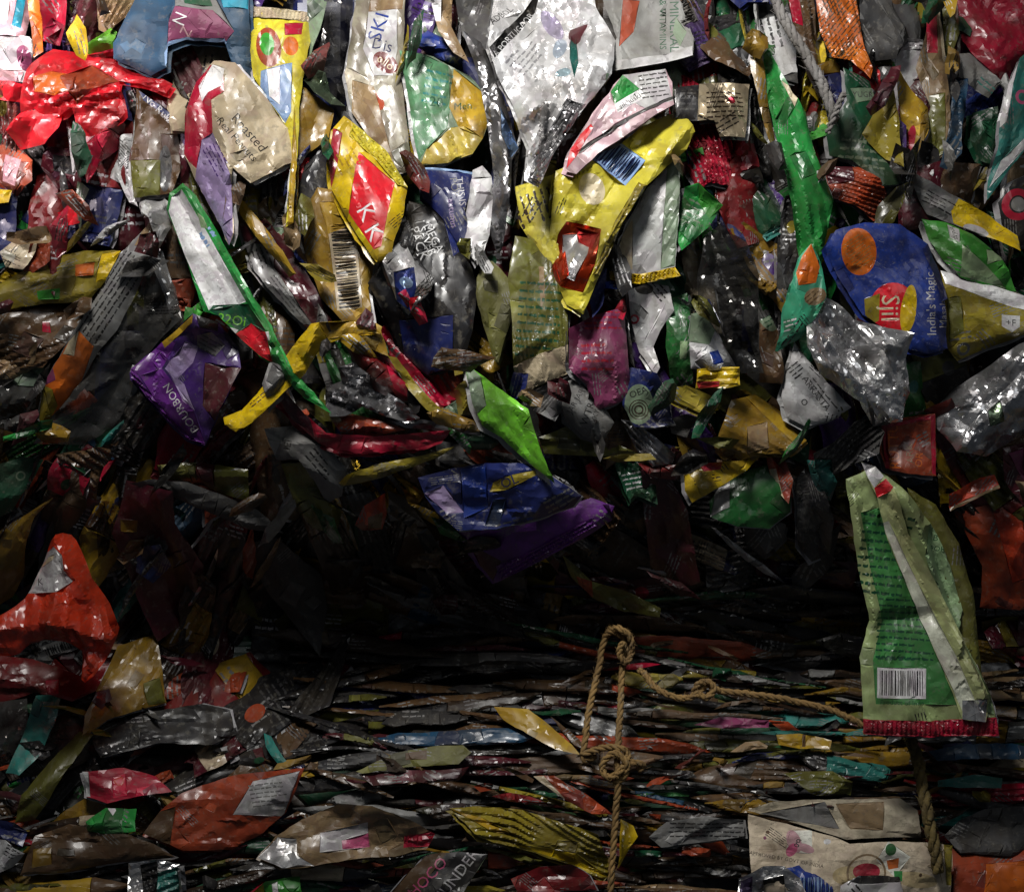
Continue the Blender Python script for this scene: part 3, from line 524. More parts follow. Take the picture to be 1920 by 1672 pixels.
W('grey_bag', 'tall pale grey pouch with yellow crimped bottom, right of the big yellow bag', 'pouch', 8,
  [(1214,352),(1252,312),(1278,282),(1272,400),(1264,514),(1200,530),(1142,520),(1168,440)], (.36,.37,.36), 'film',
  [('p',[(1252,312),(1278,282),(1272,400),(1264,500),(1238,505),(1244,400)],'sage'),('p',[(1168,440),(1186,410),(1186,505),(1150,500)],'beige')],
  parts=[('crimped_seal',[(1142,508),(1200,514),(1264,502),(1274,520),(1200,532),(1144,524)],'yellow','film',(),(0,8,.0014))], amp=.004, folds=5, tilt=(.12,0), puff=.008)
W('crimson_edge', 'dark red ribbed edge sticking out below the yellow crimped bottom', 'scrap', 7.4, [(1128,512),(1190,520),(1186,534),(1160,540),(1124,546)], 'dkred', 'film', amp=.003, folds=3, pleat=.001, axis=80, pleatw=8)
W('gold_sachet', 'shiny gold and silver square sachet lit by itself against the dark', 'sachet', 9.5,
  [(1312,156),(1362,152),(1411,149),(1404,200),(1397,258),(1350,256),(1340,225),(1308,224)], 'beige', 'shiny', [('l',1360,196,70,54,2,6,'dkbrown'),('e',1372,188,7,7,0,'crimson')], amp=.006, folds=7, crumple=.3, tilt=(0,.25))
W('black_sachet', 'black sachet strip attached beside the gold sachet', 'sachet', 8.8, [(1268,162),(1312,156),(1308,226),(1266,222)], 'black', 'film', [('l',1290,190,30,40,0,4,'dkgrey')], amp=.003, folds=3)
W('green_sachet', 'small bright green sachet near the grey pouch, in the dark gap', 'sachet', 8.2, [(1268,438),(1284,352),(1308,346),(1356,384),(1330,424),(1276,472)], 'green', 'film', [('l',1300,400,40,50,-30,5,'sage'),('p',[(1308,346),(1356,384),(1330,410),(1310,380)],'leaf')], amp=.006, folds=6, pleat=.001)
W('dark_wrapper', 'dark reddish wrapper in the gap right of the green sachet', 'wrapper', 4.6, [(1340,260),(1400,250),(1424,340),(1430,450),(1380,470),(1340,380)], 'dkred', 'film', amp=.01, folds=8)
# --- top right
W('green_sheet', 'long upright glossy green sheet with white letters', 'sheet', 9,
  [(1430,82),(1446,96),(1480,160),(1512,210),(1530,290),(1566,372),(1552,440),(1540,520),(1512,540),(1498,460),(1474,320),(1446,200)], 'green', 'film',
  [('t','POWER',1527,262,15,-78,'palegreen'),('t','ER',1539,330,22,-82,'white',.04),('p',[(1480,160),(1496,184),(1490,200),(1466,150)],'cream')], amp=.010, folds=6, puff=.006, pleat=.003, pleatw=26, creases=[(1440,120,1520,520,-.012,18)])
W('mesh_bag', 'orange gold mesh bag hanging at the top edge', 'mesh bag', 7,
  [(1524,-30),(1606,-30),(1612,40),(1622,96),(1634,130),(1630,150),(1596,112),(1562,106),(1538,60)], 'orange', 'film',
  [('l',1575,40,150,90,50,12,'brown'),('l',1590,100,60,30,50,5,'brown')], amp=.006, folds=8, puff=.012, pleat=.002, pleatw=8)
W('brown_sheet', 'tall brown creased sheet left of the orange mesh bag', 'sheet', 6, [(1470,-30),(1524,-30),(1532,60),(1552,120),(1540,190),(1510,140),(1480,60)], 'brown', 'film', [('p',[(1480,-10),(1500,0),(1505,50),(1488,40)],'crimson')], amp=.009, folds=7, pleat=.003)
W('gold_edge_strip', 'narrow ochre strip at the left side of the long green sheet', 'strip', 7.5, [(1410,60),(1426,70),(1440,180),(1462,300),(1452,320),(1426,200),(1406,120)], 'ochre', 'film', amp=.005, folds=4)
W('grey_sheet', 'dark grey sheet with a lighter folded edge right of the mesh bag', 'sheet', 6.4, [(1606,-30),(1650,-30),(1712,72),(1690,90),(1680,110),(1640,112),(1618,90)], 'charcoal', 'matte', [('p',[(1640,-10),(1652,-10),(1712,72),(1694,82)],'dkgrey')], amp=.006, folds=4)
W('green_label_bag', 'dark green bag with a pale label stripe under the mesh bag', 'bag', 7,
  [(1578,130),(1632,150),(1650,196),(1664,260),(1692,344),(1650,352),(1600,300),(1560,288),(1552,250),(1586,190)], 'dkgreen', 'film',
  [('p',[(1592,168),(1642,162),(1646,186),(1606,194)],'sage'),('t','YUGR',1618,178,16,5,'dkgrey',.02),('l',1620,290,90,60,-8,4,'sage')], amp=.007, folds=7)
W('olive_scrap', 'olive yellow diamond shaped scrap between the dark green bag and tan sheet', 'scrap', 8.4, [(1616,252),(1640,210),(1672,160),(1684,220),(1688,318),(1650,286)], 'mustard', 'film', amp=.005, folds=3, tilt=(.15,0), creases=[(1672,160,1688,318,.008,20)])
W('gold_pouch', 'ochre gold pouch with small red badge hanging beside the olive diamond', 'pouch', 7.6, [(1680,124),(1712,166),(1744,200),(1742,240),(1716,300),(1702,314),(1694,250),(1684,190)], 'gold', 'film', [('e',1708,262,8,26,-8,'crimson'),('p',[(1744,200),(1742,240),(1722,284),(1724,220)],'ochre')], amp=.006, folds=5)
W('purple_sliver', 'thin purple sliver beneath the red badge of the ochre pouch', 'scrap', 8, [(1684,222),(1700,236),(1698,300),(1690,340),(1684,290)], 'violet', 'film', amp=.003, folds=2)
W('tan_sheet', 'long upright tan sheet with a red edge, near the blue strip', 'sheet', 7, [(1736,60),(1744,-20),(1764,-20),(1774,100),(1780,210),(1776,286),(1742,312),(1728,270),(1746,200),(1716,130)], 'tan', 'film', [('p',[(1736,60),(1744,-20),(1760,-20),(1758,100),(1738,100)],'crimson'),('p',[(1760,-20),(1764,-20),(1776,100),(1778,120),(1768,110)],'cream'),('p',[(1742,180),(1770,176),(1774,284),(1744,308)],'olive')], amp=.008, folds=9, crumple=.2)
W('olive_strip', 'dark olive strip curving beside the crimson film', 'strip', 6, [(1760,-30),(1796,-30),(1800,60),(1786,106),(1776,100),(1770,40)], 'olive', 'film', amp=.005, folds=4)
W('crimson_film', 'crinkled crimson film in the top corner opposite the sunlit one', 'plastic film', 6.4, [(1792,-30),(1960,-30),(1960,90),(1900,130),(1872,150),(1830,110),(1804,70)], 'crimson', 'thin', amp=.012, folds=12, crumple=.5)
W('grey_card', 'grey green smooth card slanting under the crimson film', 'card', 7, [(1782,104),(1820,98),(1846,118),(1878,156),(1856,182),(1820,160),(1786,130)], 'grey', 'matte', [('l',1850,160,36,16,-40,2,'teal')], amp=.003, folds=3)
W('blue_strip', 'narrow slate blue strip right of the tan sheet', 'strip', 7.4, [(1790,146),(1812,150),(1808,220),(1800,290),(1776,318),(1762,312),(1778,240)], 'slate', 'film', amp=.005, folds=4, pleat=.001)
W('dark_green_bag', 'dark green smooth bag between the blue strip and the white edged green bag', 'bag', 6.2, [(1826,210),(1870,200),(1878,260),(1864,310),(1840,300),(1820,262)], 'dkgreen', 'film', amp=.005, folds=5)
W('green_bag', 'green pouch with gleaming white edge and pink badge at the edge of the pile', 'pouch', 8.6, [(1960,70),(1916,106),(1888,160),(1874,220),(1872,280),(1858,336),(1858,372),(1900,310),(1960,230)], 'teal', 'film', [('p',[(1916,106),(1888,160),(1874,220),(1874,240),(1884,230),(1896,160)],'white'),('r',1914,184,14,8,'pink'),('p',[(1880,300),(1920,260),(1920,280),(1860,350)],'ltgrey')], amp=.008, folds=7, puff=.01)  # white edge panel is a highlight put into the colour
W('black_pouch', 'black pouch with a large dark red circle at the edge of the pile', 'pouch', 6.8, [(1960,310),(1900,340),(1872,380),(1880,420),(1910,460),(1960,470)], 'black', 'film', [('r',1908,384,30,17,'crimson'),('e',1908,384,14,14,0,'grey')], amp=.004, folds=4)
W('printed_sheet', 'slanted sheet, grey with black print at one end and yellow at the other', 'sheet', 8,
  [(1704,320),(1742,340),(1800,372),(1862,404),(1908,442),(1906,474),(1866,452),(1800,424),(1742,400),(1724,372)], 'grey', 'film', [('p',[(1798,372),(1862,404),(1908,442),(1906,474),(1866,452),(1790,418),(1784,396)],'yellow'),('l',1762,380,60,26,-28,4,'black'),('e',1830,432,24,10,-20,'ltgrey')], amp=.005, folds=5, tilt=(0,.12))
W('fruit_pouch', 'bright green pouch with small white badge under the yellow ended sheet', 'pouch', 8.8,
  [(1732,408),(1776,416),(1836,446),(1880,480),(1906,546),(1860,540),(1800,520),(1770,486),(1746,450)], 'leaf', 'film', [('p',[(1778,420),(1798,430),(1796,456),(1780,446)],'ltgrey'),('t','fruits',1788,438,13,-75,'black',.02),('p',[(1850,468),(1878,470),(1884,486),(1850,496)],'palegreen'),('p',[(1800,460),(1850,500),(1890,540),(1800,518)],'palegreen')], amp=.008, folds=8, crumple=.15)
W('chips_bag', 'royal blue chips bag with a round orange chip and red and yellow logo', 'snack bag', 10,
  [(1548,464),(1566,432),(1622,417),(1690,420),(1742,456),(1764,510),(1772,560),(1776,654),(1740,664),(1706,656),(1676,624),(1620,590),(1574,520)], 'blue', 'film',
  [('e',1610,472,33,44,12,'orange'),('l',1610,472,44,58,35,10,(.34,.15,.035)),
   ('e',1674,576,42,46,0,'red'),('p',[(1622,560),(1650,550),(1650,600),(1640,606),(1624,590)],'mustard'),('e',1702,580,14,46,-8,'yellow'),('t','Sjil',1668,578,46,-90,'cream',.03),('t',"India's Magic",1744,570,24,90,'ltgrey',.02),('t','Masala',1768,588,21,90,'ltgrey',.015)],
  parts=[('seam',[(1742,456),(1764,510),(1776,560),(1764,566),(1750,512),(1730,466)],'navy','film')], amp=.005, folds=5, puff=.016, puffw=34, tilt=(0,.05))
W('bristle_wrapper', 'rust brown wrapper with fine pleats right of the long green sheet', 'wrapper', 7.4, [(1546,310),(1616,312),(1648,336),(1672,380),(1680,410),(1640,414),(1604,386),(1562,372)], 'rust', 'film', [('p',[(1546,310),(1600,310),(1600,340),(1556,344)],'maroon')], amp=.006, folds=6, pleat=.002, axis=-20, pleatw=8)
W('mint_wrapper', 'mint green pointed wrapper with an orange corner beside the blue chips bag', 'wrapper', 10.8,
  [(1522,456),(1534,476),(1544,506),(1550,556),(1534,588),(1504,632),(1462,656),(1472,620),(1470,588),(1484,530),(1500,480)], 'mint', 'film', [('p',[(1522,456),(1538,500),(1530,530),(1496,536),(1492,512),(1504,480)],'orange'),('e',1528,556,22,16,20,'tan'),('l',1524,556,34,20,40,3,'brown'),('l',1480,610,30,24,15,3,'white')], amp=.007, folds=6, puff=.008)
W('clear_bag', 'large crumpled clear bag bunched below the blue chips bag', 'plastic bag', 11,
  [(1512,612),(1526,584),(1552,552),(1580,566),(1608,596),(1650,612),(1704,628),(1696,672),(1706,736),(1696,790),(1640,800),(1612,752),(1566,724),(1530,700),(1508,650)], 'silver', 'foil', amp=.016, folds=18, crumple=.6, crinkle=1.8, puff=.016)
W('grey_label', 'smooth light grey pouch with slanted dark print under the crumpled clear bag', 'pouch', 8.6, [(1490,640),(1516,676),(1560,726),(1594,764),(1560,788),(1510,800),(1476,782),(1466,742),(1478,690)], 'ltgrey', 'matte', [('t','ARRASTA',1530,738,18,-52,'dkgrey'),('l',1545,742,80,14,-52,2,'dkgrey'),('r',1508,754,6,4,'black')], amp=.004, folds=4, puff=.012)
W('white_band_bag', 'yellow bag with a white band and plus sign badge at the edge of the pile', 'bag', 9,
  [(1766,506),(1800,514),(1868,536),(1960,566),(1960,610),(1900,636),(1840,658),(1800,676),(1778,650),(1770,590)], 'mustard', 'film',
  [('p',[(1766,506),(1800,514),(1868,536),(1960,566),(1960,592),(1900,576),(1840,556),(1772,532)],'white'),('p',[(1878,590),(1912,592),(1910,614),(1894,624),(1876,612)],'ltgrey'),('t','+F',1894,606,18,-5,'black',.03),('r',1808,654,12,7,'grey'),('l',1800,630,40,20,10,2,'grey'),('p',[(1776,560),(1800,556),(1806,620),(1780,640)],'olive')], amp=.005, folds=4, puff=.014)
W('clear_bag', 'wrinkled clear grey bag at the edge below the white banded yellow bag', 'plastic bag', 9.4,
  [(1960,620),(1900,652),(1850,692),(1800,726),(1768,760),(1762,800),(1790,846),(1850,856),(1900,830),(1960,800)], (.60,.60,.61), 'foil', [('p',[(1848,770),(1870,750),(1880,790),(1852,800)],'sage')], amp=.014, folds=16, crumple=.6, crinkle=1.6, puff=.014)
W('plastic_film', 'tall dark clear film with bright creases between the green sachet and mint wrapper', 'plastic film', 8.2,
  [(1308,520),(1322,440),(1352,420),(1396,452),(1420,520),(1422,600),(1430,700),(1390,700),(1364,660),(1338,620),(1306,580)], 'dkgrey', 'clear', amp=.012, folds=14, crumple=.6)
W('milk_pouch', 'white and teal milk pouch with a bit of blue print, above the yellow cap', 'pouch', 8.8, [(1296,588),(1318,584),(1342,620),(1366,660),(1384,690),(1330,696),(1298,690),(1290,640)], 'ltgrey', 'film', [('p',[(1296,588),(1318,584),(1340,620),(1330,646),(1292,640)],'sage'),('p',[(1330,660),(1346,656),(1358,680),(1336,684)],'blue')], amp=.006, folds=5, puff=.012)
W('plastic_tube', 'short bright yellow tube end with a red band below the white and teal pouch', 'tube', 10, [(1308,692),(1340,688),(1388,688),(1388,722),(1360,728),(1304,728)], 'yellow', 'film', [('p',[(1306,716),(1350,714),(1350,724),(1310,728)],'red')], amp=.003, folds=3, puff=.010, puffw=14, pleat=.0008)
W('teal_navy_scrap', 'navy striped scrap over the tall dark clear film', 'scrap', 8.6, [(1306,566),(1330,560),(1342,586),(1350,606),(1322,600)], 'navy', 'film', amp=.005, folds=4)
W('brown_strip', 'flat brown strip hanging under the oval green sticker, left of the grey print pouch', 'strip', 8, [(1424,600),(1446,590),(1462,620),(1470,700),(1466,720),(1426,716)], 'brown', 'film', [('e',1442,596,18,26,30,'sage'),('l',1442,596,24,34,30,4,'dkgreen')], amp=.005, folds=5)
W('green_dotted_strip', 'green and brown grainy strip between the white scrap and milk pouch', 'strip', 6.8, [(1252,560),(1290,548),(1298,620),(1300,720),(1262,730),(1248,650)], 'forest', 'film', [('p',[(1274,640),(1288,640),(1286,672),(1274,674)],'palegreen')], amp=.007, folds=7, crumple=.2)
W('white_pouch', 'white grey pouch with round red stamp below the yellow crimped pouch', 'pouch', 7.4, [(1176,546),(1220,530),(1254,536),(1264,582),(1238,620),(1226,650),(1236,690),(1228,704),(1200,660),(1184,600)], 'ltgrey', 'film', [('r',1190,598,9,5,'crimson'),('e',1208,542,18,10,0,'black'),('p',[(1240,580),(1250,562),(1238,590),(1210,640)],'white')], amp=.008, folds=6, puff=.01)
W('black_corner', 'black fold between the pink wrapper and the white grey pouch', 'scrap', 7, [(1124,560),(1150,540),(1180,540),(1180,620),(1190,690),(1168,660),(1150,590)], 'black', 'film', amp=.006, folds=5)
W('pink_wrapper', 'dull magenta pink wrapper with faint print below the tip of the big yellow bag', 'wrapper', 9.4,
  [(1066,616),(1110,592),(1172,574),(1176,640),(1184,740),(1150,760),(1116,770),(1100,722),(1066,690)], 'magenta', 'film', [('l',1132,600,70,40,0,4,'crimson'),('l',1120,670,60,60,0,4,'crimson')], amp=.008, folds=7, crumple=.1, puff=.01)
W('olive_pack', 'olive green ribbed pack with cream lower end', 'packet', 8.6,
  [(966,442),(996,446),(1030,480),(1050,530),(1064,590),(1064,700),(1010,724),(976,740),(962,690),(960,600),(952,520)], 'olive', 'film', [('p',[(1010,500),(1020,500),(1022,560),(1014,580)],'tan'),('l',1010,600,80,150,-4,10,'dkgreen')],
  parts=[('bottom_seal',[(962,688),(1010,664),(1064,646),(1066,700),(1010,722),(976,740)],'beige','film')], amp=.006, folds=5, pleat=.002, pleatw=9)
W('leaf_wrapper', 'smooth olive leaf shaped wrapper beside the black bag', 'wrapper', 8.8, [(894,512),(918,482),(944,508),(972,550),(962,590),(944,640),(932,690),(912,628),(892,560)], 'olive', 'matte', amp=.003, folds=3, puff=.012, soft=1)
W('yellow_print_sheet', 'dark yellow sheet with black print left of the big yellow bag', 'sheet', 8.0, [(966,350),(1002,338),(1048,322),(1060,420),(1050,540),(1022,520),(994,452),(974,420)], (.46,.40,.05), 'film', [('l',1004,390,60,80,-70,6,'dkbrown')], amp=.005, folds=5, pleat=.0015)
W('green_peak', 'bright green smooth wrapper ending in a sharp point below the black bag', 'wrapper', 10.6,
  [(868,668),(886,690),(920,716),(990,766),(1000,800),(1016,850),(1040,906),(990,866),(940,820),(904,798),(884,750)], 'lime', 'film', [('p',[(868,668),(886,690),(900,704),(912,760),(894,776),(884,750)],'sage')], amp=.006, folds=3, puff=.008, tilt=(-.1,.2), creases=[(990,766,1030,890,.008,24)])
W('red_wrapper', 'red wrapper with a rolled upper edge below the ochre flap', 'wrapper', 8.6, [(652,640),(690,648),(728,672),(762,720),(774,752),(740,752),(700,730),(668,690)], 'dkred', 'film', [('p',[(720,672),(762,720),(770,748),(740,730)],'crimson')], amp=.006, folds=5, tilt=(0,-.1))
W('yellow_edge_strip', 'thin olive yellow strip trailing right below the red wrapper', 'strip', 9, [(728,668),(744,670),(780,720),(820,760),(870,796),(850,798),(800,768),(766,730)], 'mustard', 'film', amp=.004, folds=3)
W('foil_scrap', 'dark silver crumpled foil with bright glints below the folded yellow strip', 'foil', 9.2,
  [(608,726),(640,714),(636,690),(664,680),(690,700),(716,730),(760,756),(790,784),(760,792),(710,776),(680,762),(650,780),(624,782),(610,760)], 'dksilver', 'foil', amp=.016, folds=14, crumple=.9)
W('thin_foil_strip', 'thin shiny dark strip trailing from the crumpled foil towards the green point', 'strip', 8.4, [(720,784),(790,786),(850,798),(900,806),(900,816),(830,808),(760,802)], 'dksilver', 'foil', amp=.005, folds=5)
W('red_curl', 'long curved red wrapper sweeping under the crumpled foil', 'wrapper', 8.8,
  [(500,706),(530,730),(570,776),(612,812),(700,818),(780,812),(848,806),(830,826),(780,842),(700,850),(640,850),(596,830),(550,790),(516,750)], 'crimson', 'film', [('p',[(500,706),(530,730),(580,786),(590,820),(550,790),(516,750)],'maroon')], amp=.006, folds=4, puff=.012, creases=[(600,815,850,808,.010,14)])
W('brown_fold', 'brown orange fold inside the curve of the red wrapper', 'scrap', 8, [(618,780),(660,776),(720,790),(760,806),(700,818),(640,814)], 'rust', 'film', amp=.006, folds=5)
W('mustard_scrap', 'small mustard scrap standing between the black bag and the bright green point', 'scrap', 9, [(862,640),(872,660),(868,700),(852,704),(848,670)], 'mustard', 'film', amp=.003, folds=2)
W('mustard_scrap', 'curled mustard yellow scrap below the standing one by the green point', 'scrap', 9.2, [(850,730),(872,712),(896,752),(886,778),(860,780)], 'mustard', 'film', amp=.006, folds=4, puff=.008)
W('grey_print_wrapper', 'grey wrapper with bold black print below the pink one', 'wrapper', 8.6, [(1056,716),(1090,708),(1116,730),(1152,792),(1130,830),(1094,818),(1060,790),(1054,760)], 'grey', 'matte', [('t','JAR JAR',1080,752,15,60,'black',.02),('t','WTR',1102,776,20,70,'black',.03),('t','VKY',1116,780,14,70,'black',.02)], amp=.005, folds=5)
W('grey_pleated_sheet', 'dark grey rippled sheet between the olive pack and grey print wrapper', 'sheet', 7.4, [(980,740),(1020,722),(1066,706),(1060,760),(1040,790),(1000,770)], 'dkgrey', 'film', amp=.007, folds=7, pleat=.003)
W('badge_pouch', 'navy pouch with a round yellow green ringed badge', 'pouch', 9, [(1164,692),(1186,688),(1230,700),(1252,742),(1264,794),(1228,802),(1190,800),(1168,760)], 'navy', 'film',
  [('e',1198,758,27,38,0,'sage'),('r',1198,768,19,17,'dkbrown'),('r',1198,768,14,12,'dkbrown'),('r',1198,768,9,6,'dkbrown'),('t','OEA',1197,736,18,20,'black',.02)], amp=.004, folds=4, puff=.008)
W('silver_triangle', 'pleated silver film triangle pointing down below the ringed badge pouch', 'foil', 8.6, [(1164,786),(1184,790),(1220,812),(1268,852),(1262,870),(1224,876),(1196,846)], 'dksilver', 'foil', amp=.005, folds=6, pleat=.003, axis=-42, pleatw=9)
W('grey_card', 'small plain grey card right of the ringed badge pouch', 'card', 7.4, [(1256,786),(1286,776),(1310,782),(1288,820),(1260,812)], 'dkgrey', 'matte', amp=.003, folds=3)
W('ochre_roll', 'mustard rolled wrapper with an open end below the yellow cap', 'wrapper', 8.8, [(1246,728),(1286,722),(1336,742),(1350,768),(1318,776),(1278,758),(1250,744)], 'mustard', 'film', amp=.004, folds=3, puff=.014, puffw=18)
W('brown_gold_wrapper', 'wide brown gold wrapper pulled towards the knotted bag', 'wrapper', 8, [(1352,800),(1372,750),(1420,738),(1470,770),(1512,826),(1480,850),(1420,852),(1366,872),(1340,840)], 'ochre', 'film', [('p',[(1400,742),(1430,740),(1512,826),(1490,834)],'gold'),('p',[(1400,800),(1440,790),(1440,840),(1400,850)],'tan')], amp=.008, folds=8, pleat=.002, axis=-30, tilt=(0,.3))
W('yellow_wedge', 'bright yellow wedge shaped wrapper with red corner', 'wrapper', 9, [(1282,884),(1330,868),(1400,862),(1434,852),(1400,882),(1350,912),(1296,942),(1284,920)], 'yellow', 'film', [('p',[(1310,868),(1356,862),(1352,880),(1320,884)],'crimson')], amp=.004, folds=4, tilt=(0,.5))
W('green_pouch', 'dark green pouch with faint white lettering below the yellow wedge', 'pouch', 7.6, [(1358,908),(1404,882),(1470,862),(1484,900),(1482,960),(1440,990),(1380,986),(1330,968),(1330,940)], 'forest', 'film', [('t','Sunfl',1388,914,20,8,'sage'),('p',[(1344,920),(1372,900),(1366,950),(1330,968)],'grey')], amp=.006, folds=5, tilt=(0,.45))
W('rust_strip', 'rust brown strip hanging beside the green pouch with faint lettering', 'strip', 8, [(1438,852),(1470,848),(1486,900),(1474,944),(1448,900)], 'rust', 'film', [('p',[(1444,880),(1456,878),(1470,940),(1460,940)],'beige')], amp=.005, folds=4, tilt=(0,.4))
W('grey_fold', 'pale grey folded wrapper below the dark green pouch', 'wrapper', 7.2, [(1398,980),(1440,966),(1476,984),(1470,1010),(1430,1044),(1400,1020)], 'dkgrey', 'matte', amp=.005, folds=4)
W('face_wrapper', 'dark crinkled wrapper with pale smudged letters left of the hanging green pack', 'wrapper', 7.8, [(1488,900),(1510,878),(1540,910),(1562,972),(1556,1040),(1520,1052),(1492,1020),(1494,950)], 'charcoal', 'film', [('t','INEC',1512,925,22,-80,'dkgrey',.03),('t','NESC',1512,1010,24,-10,'dkgrey',.03),('l',1512,965,34,60,5,5,'dkgrey')], amp=.006, folds=6)
W('grey_curl', 'grey curled sheet standing left of the hanging green pack', 'sheet', 7, [(1486,1080),(1500,1060),(1540,1030),(1556,1000),(1580,980),(1560,1060),(1520,1100),(1490,1108)], 'dkgrey', 'matte', amp=.004, folds=3)
W('twisted_neck', 'grey twisted neck of a clear bag above the hanging green pack', 'plastic bag', 9.6, [(1520,850),(1560,830),(1600,790),(1640,780),(1656,810),(1640,850),(1600,870),(1560,892),(1530,880)], 'dkgrey', 'film', [('p',[(1520,860),(1560,862),(1566,905),(1530,900)],'teal')], amp=.012, folds=12, pleat=.003, axis=40, pleatw=10, crumple=.2)
W('teal_film', 'small cloudy teal film scrap below the twisted neck', 'plastic film', 8.8, [(1514,862),(1556,866),(1570,904),(1560,940),(1532,930)], 'teal', 'film', amp=.005, folds=5)
W('red_label_pouch', 'brick red pouch with raised orange lettering below the blue chips bag', 'pouch', 8.8, [(1654,794),(1700,782),(1760,774),(1758,830),(1752,892),(1700,888),(1660,878),(1650,830)], 'rust', 'film', [('t','RUTTU',1678,836,27,90,'orange',.01),('t','ARK',1706,850,20,90,'tan'),('t','OR',1722,862,20,80,'orange'),('p',[(1655,796),(1759,776),(1757,830),(1753,890),(1745,888),(1750,786),(1664,802),(1668,878),(1661,878)],'crimson')], amp=.004, folds=4, tilt=(0,.35))
W('red_flap', 'scarlet triangular flap with pale edge right of the hanging green pack', 'scrap', 8.4, [(1776,926),(1840,896),(1868,890),(1874,914),(1830,934),(1780,958)], 'redorange', 'film', [('p',[(1874,908),(1874,914),(1830,934),(1780,958),(1780,952)],'tan')], amp=.004, folds=3, tilt=(0,.5))
W('orange_sheet', 'burnt orange crinkled sheet at the edge under the scarlet flap', 'sheet', 7, [(1800,960),(1870,920),(1960,930),(1960,1130),(1900,1140),(1830,1136),(1840,1060)], 'rust', 'film', [('p',[(1868,960),(1920,950),(1920,1080),(1890,1090)],'redorange')], amp=.009, folds=9, crumple=.2, tilt=(0,.4))
W('mauve_sheet', 'dull mauve sheet at the edge right of the brick red pouch', 'sheet', 6.6, [(1880,840),(1960,820),(1960,950),(1920,950),(1880,900)], 'maroon', 'film', [('p',[(1890,850),(1920,840),(1920,900)],'magenta')], amp=.007, folds=6)
# --- the hanging green pack
GP = [(1584,898),(1636,874),(1686,912),(1724,956),(1756,1000),(1784,1060),(1806,1130),(1824,1230),(1860,1316),(1868,1374),(1740,1378),(1618,1372),(1616,1300),(1612,1232),(1632,1164),(1614,1080),(1600,1000)]
W('hanging_packet', 'long hanging green packet with barcode, cream border and red bottom seal', 'packet', 11.5, GP, (.30,.38,.16), 'film',
  [('p',[(1612,960),(1652,950),(1700,1040),(1752,1150),(1800,1250),(1800,1320),(1640,1318),(1636,1236),(1656,1166),(1634,1070)],(.045,.20,.05)),
   ('l',1655,1040,90,160,-6,10,'dkgreen'),('l',1700,1180,110,120,-4,10,'dkgreen'),('b',1690,1280,84,46,-2,22,'black','white'),('t','Product of India',1690,1316,13,-2,'dkgreen'),('l',1690,1236,90,14,-3,1,'dkgreen'),
   ('p',[(1748,960),(1772,980),(1796,1040),(1812,1110),(1822,1230),(1860,1316),(1862,1340),(1840,1330),(1780,1180),(1730,1040)],'palegreen'),('t','BORAO',1778,1010,16,-3,'dkgreen'),('t','PORTION',1776,1030,14,-3,'dkgreen'),
   ('p',[(1836,1290),(1852,1318),(1836,1330),(1826,1300)],'green')],
  parts=[('crimped_seal',[(1617,1346),(1740,1350),(1864,1342),(1869,1376),(1740,1380),(1617,1374)],'crimson','film',(),(0,9,.0009)),
         ('folded_flap',[(1608,866),(1636,874),(1668,912),(1700,1000),(1750,1090),(1800,1190),(1852,1310),(1842,1350),(1800,1345),(1756,1230),(1706,1110),(1660,1000),(1640,930),(1622,896)],(.40,.44,.20),'film',
          [('p',[(1608,866),(1636,874),(1652,892),(1634,914),(1622,896)],'white'),('p',[(1634,914),(1656,896),(1668,912),(1664,920),(1640,932)],'red'),('p',[(1652,980),(1664,976),(1720,1090),(1790,1230),(1830,1330),(1806,1344),(1756,1230),(1706,1110)],(.55,.57,.46)),('p',[(1800,1310),(1846,1306),(1842,1350),(1800,1345)],'silver','foil')],None,.006)],
  amp=.007, folds=5, puff=.012, flat_g=0.0, crinkle=1.3, creases=[(1690,930,1840,1300,.014,24),(1632,1166,1740,1158,-.004,22),(1600,940,1640,1166,.006,16),(1740,1000,1850,1320,-.012,18)])
W('green_back_sheet', 'thin pale green sheet edge behind the right side of the hanging packet', 'sheet', 10, [(1700,914),(1756,946),(1800,1020),(1826,1110),(1836,1200),(1842,1290),(1800,1230),(1740,1060)], 'olive', 'film', amp=.004, folds=4, flat_g=0.0, puff=.02)
# --- middle dark band
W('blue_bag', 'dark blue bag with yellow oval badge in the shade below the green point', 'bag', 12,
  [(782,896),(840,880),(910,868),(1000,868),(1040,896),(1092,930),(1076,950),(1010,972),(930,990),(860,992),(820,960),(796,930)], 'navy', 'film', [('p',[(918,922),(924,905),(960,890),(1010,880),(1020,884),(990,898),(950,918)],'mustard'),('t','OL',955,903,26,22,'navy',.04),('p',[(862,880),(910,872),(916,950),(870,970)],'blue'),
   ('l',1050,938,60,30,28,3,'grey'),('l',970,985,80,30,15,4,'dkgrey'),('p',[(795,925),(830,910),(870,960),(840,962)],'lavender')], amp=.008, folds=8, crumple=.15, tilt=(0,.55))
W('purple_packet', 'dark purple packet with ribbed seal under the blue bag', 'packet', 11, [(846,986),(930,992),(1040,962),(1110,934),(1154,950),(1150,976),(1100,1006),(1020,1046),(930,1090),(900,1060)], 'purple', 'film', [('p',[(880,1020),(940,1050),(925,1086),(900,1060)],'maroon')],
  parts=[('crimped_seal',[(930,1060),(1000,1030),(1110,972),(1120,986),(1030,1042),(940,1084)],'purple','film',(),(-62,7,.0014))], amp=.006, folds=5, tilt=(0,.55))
W('red_tag', 'small red tag with yellow squiggle below the blue bag', 'tag', 9.6, [(830,968),(862,966),(884,988),(896,1020),(872,1032),(852,1004)], 'crimson', 'film', [('l',870,1000,36,24,-60,3,'orange')], amp=.003, folds=2)
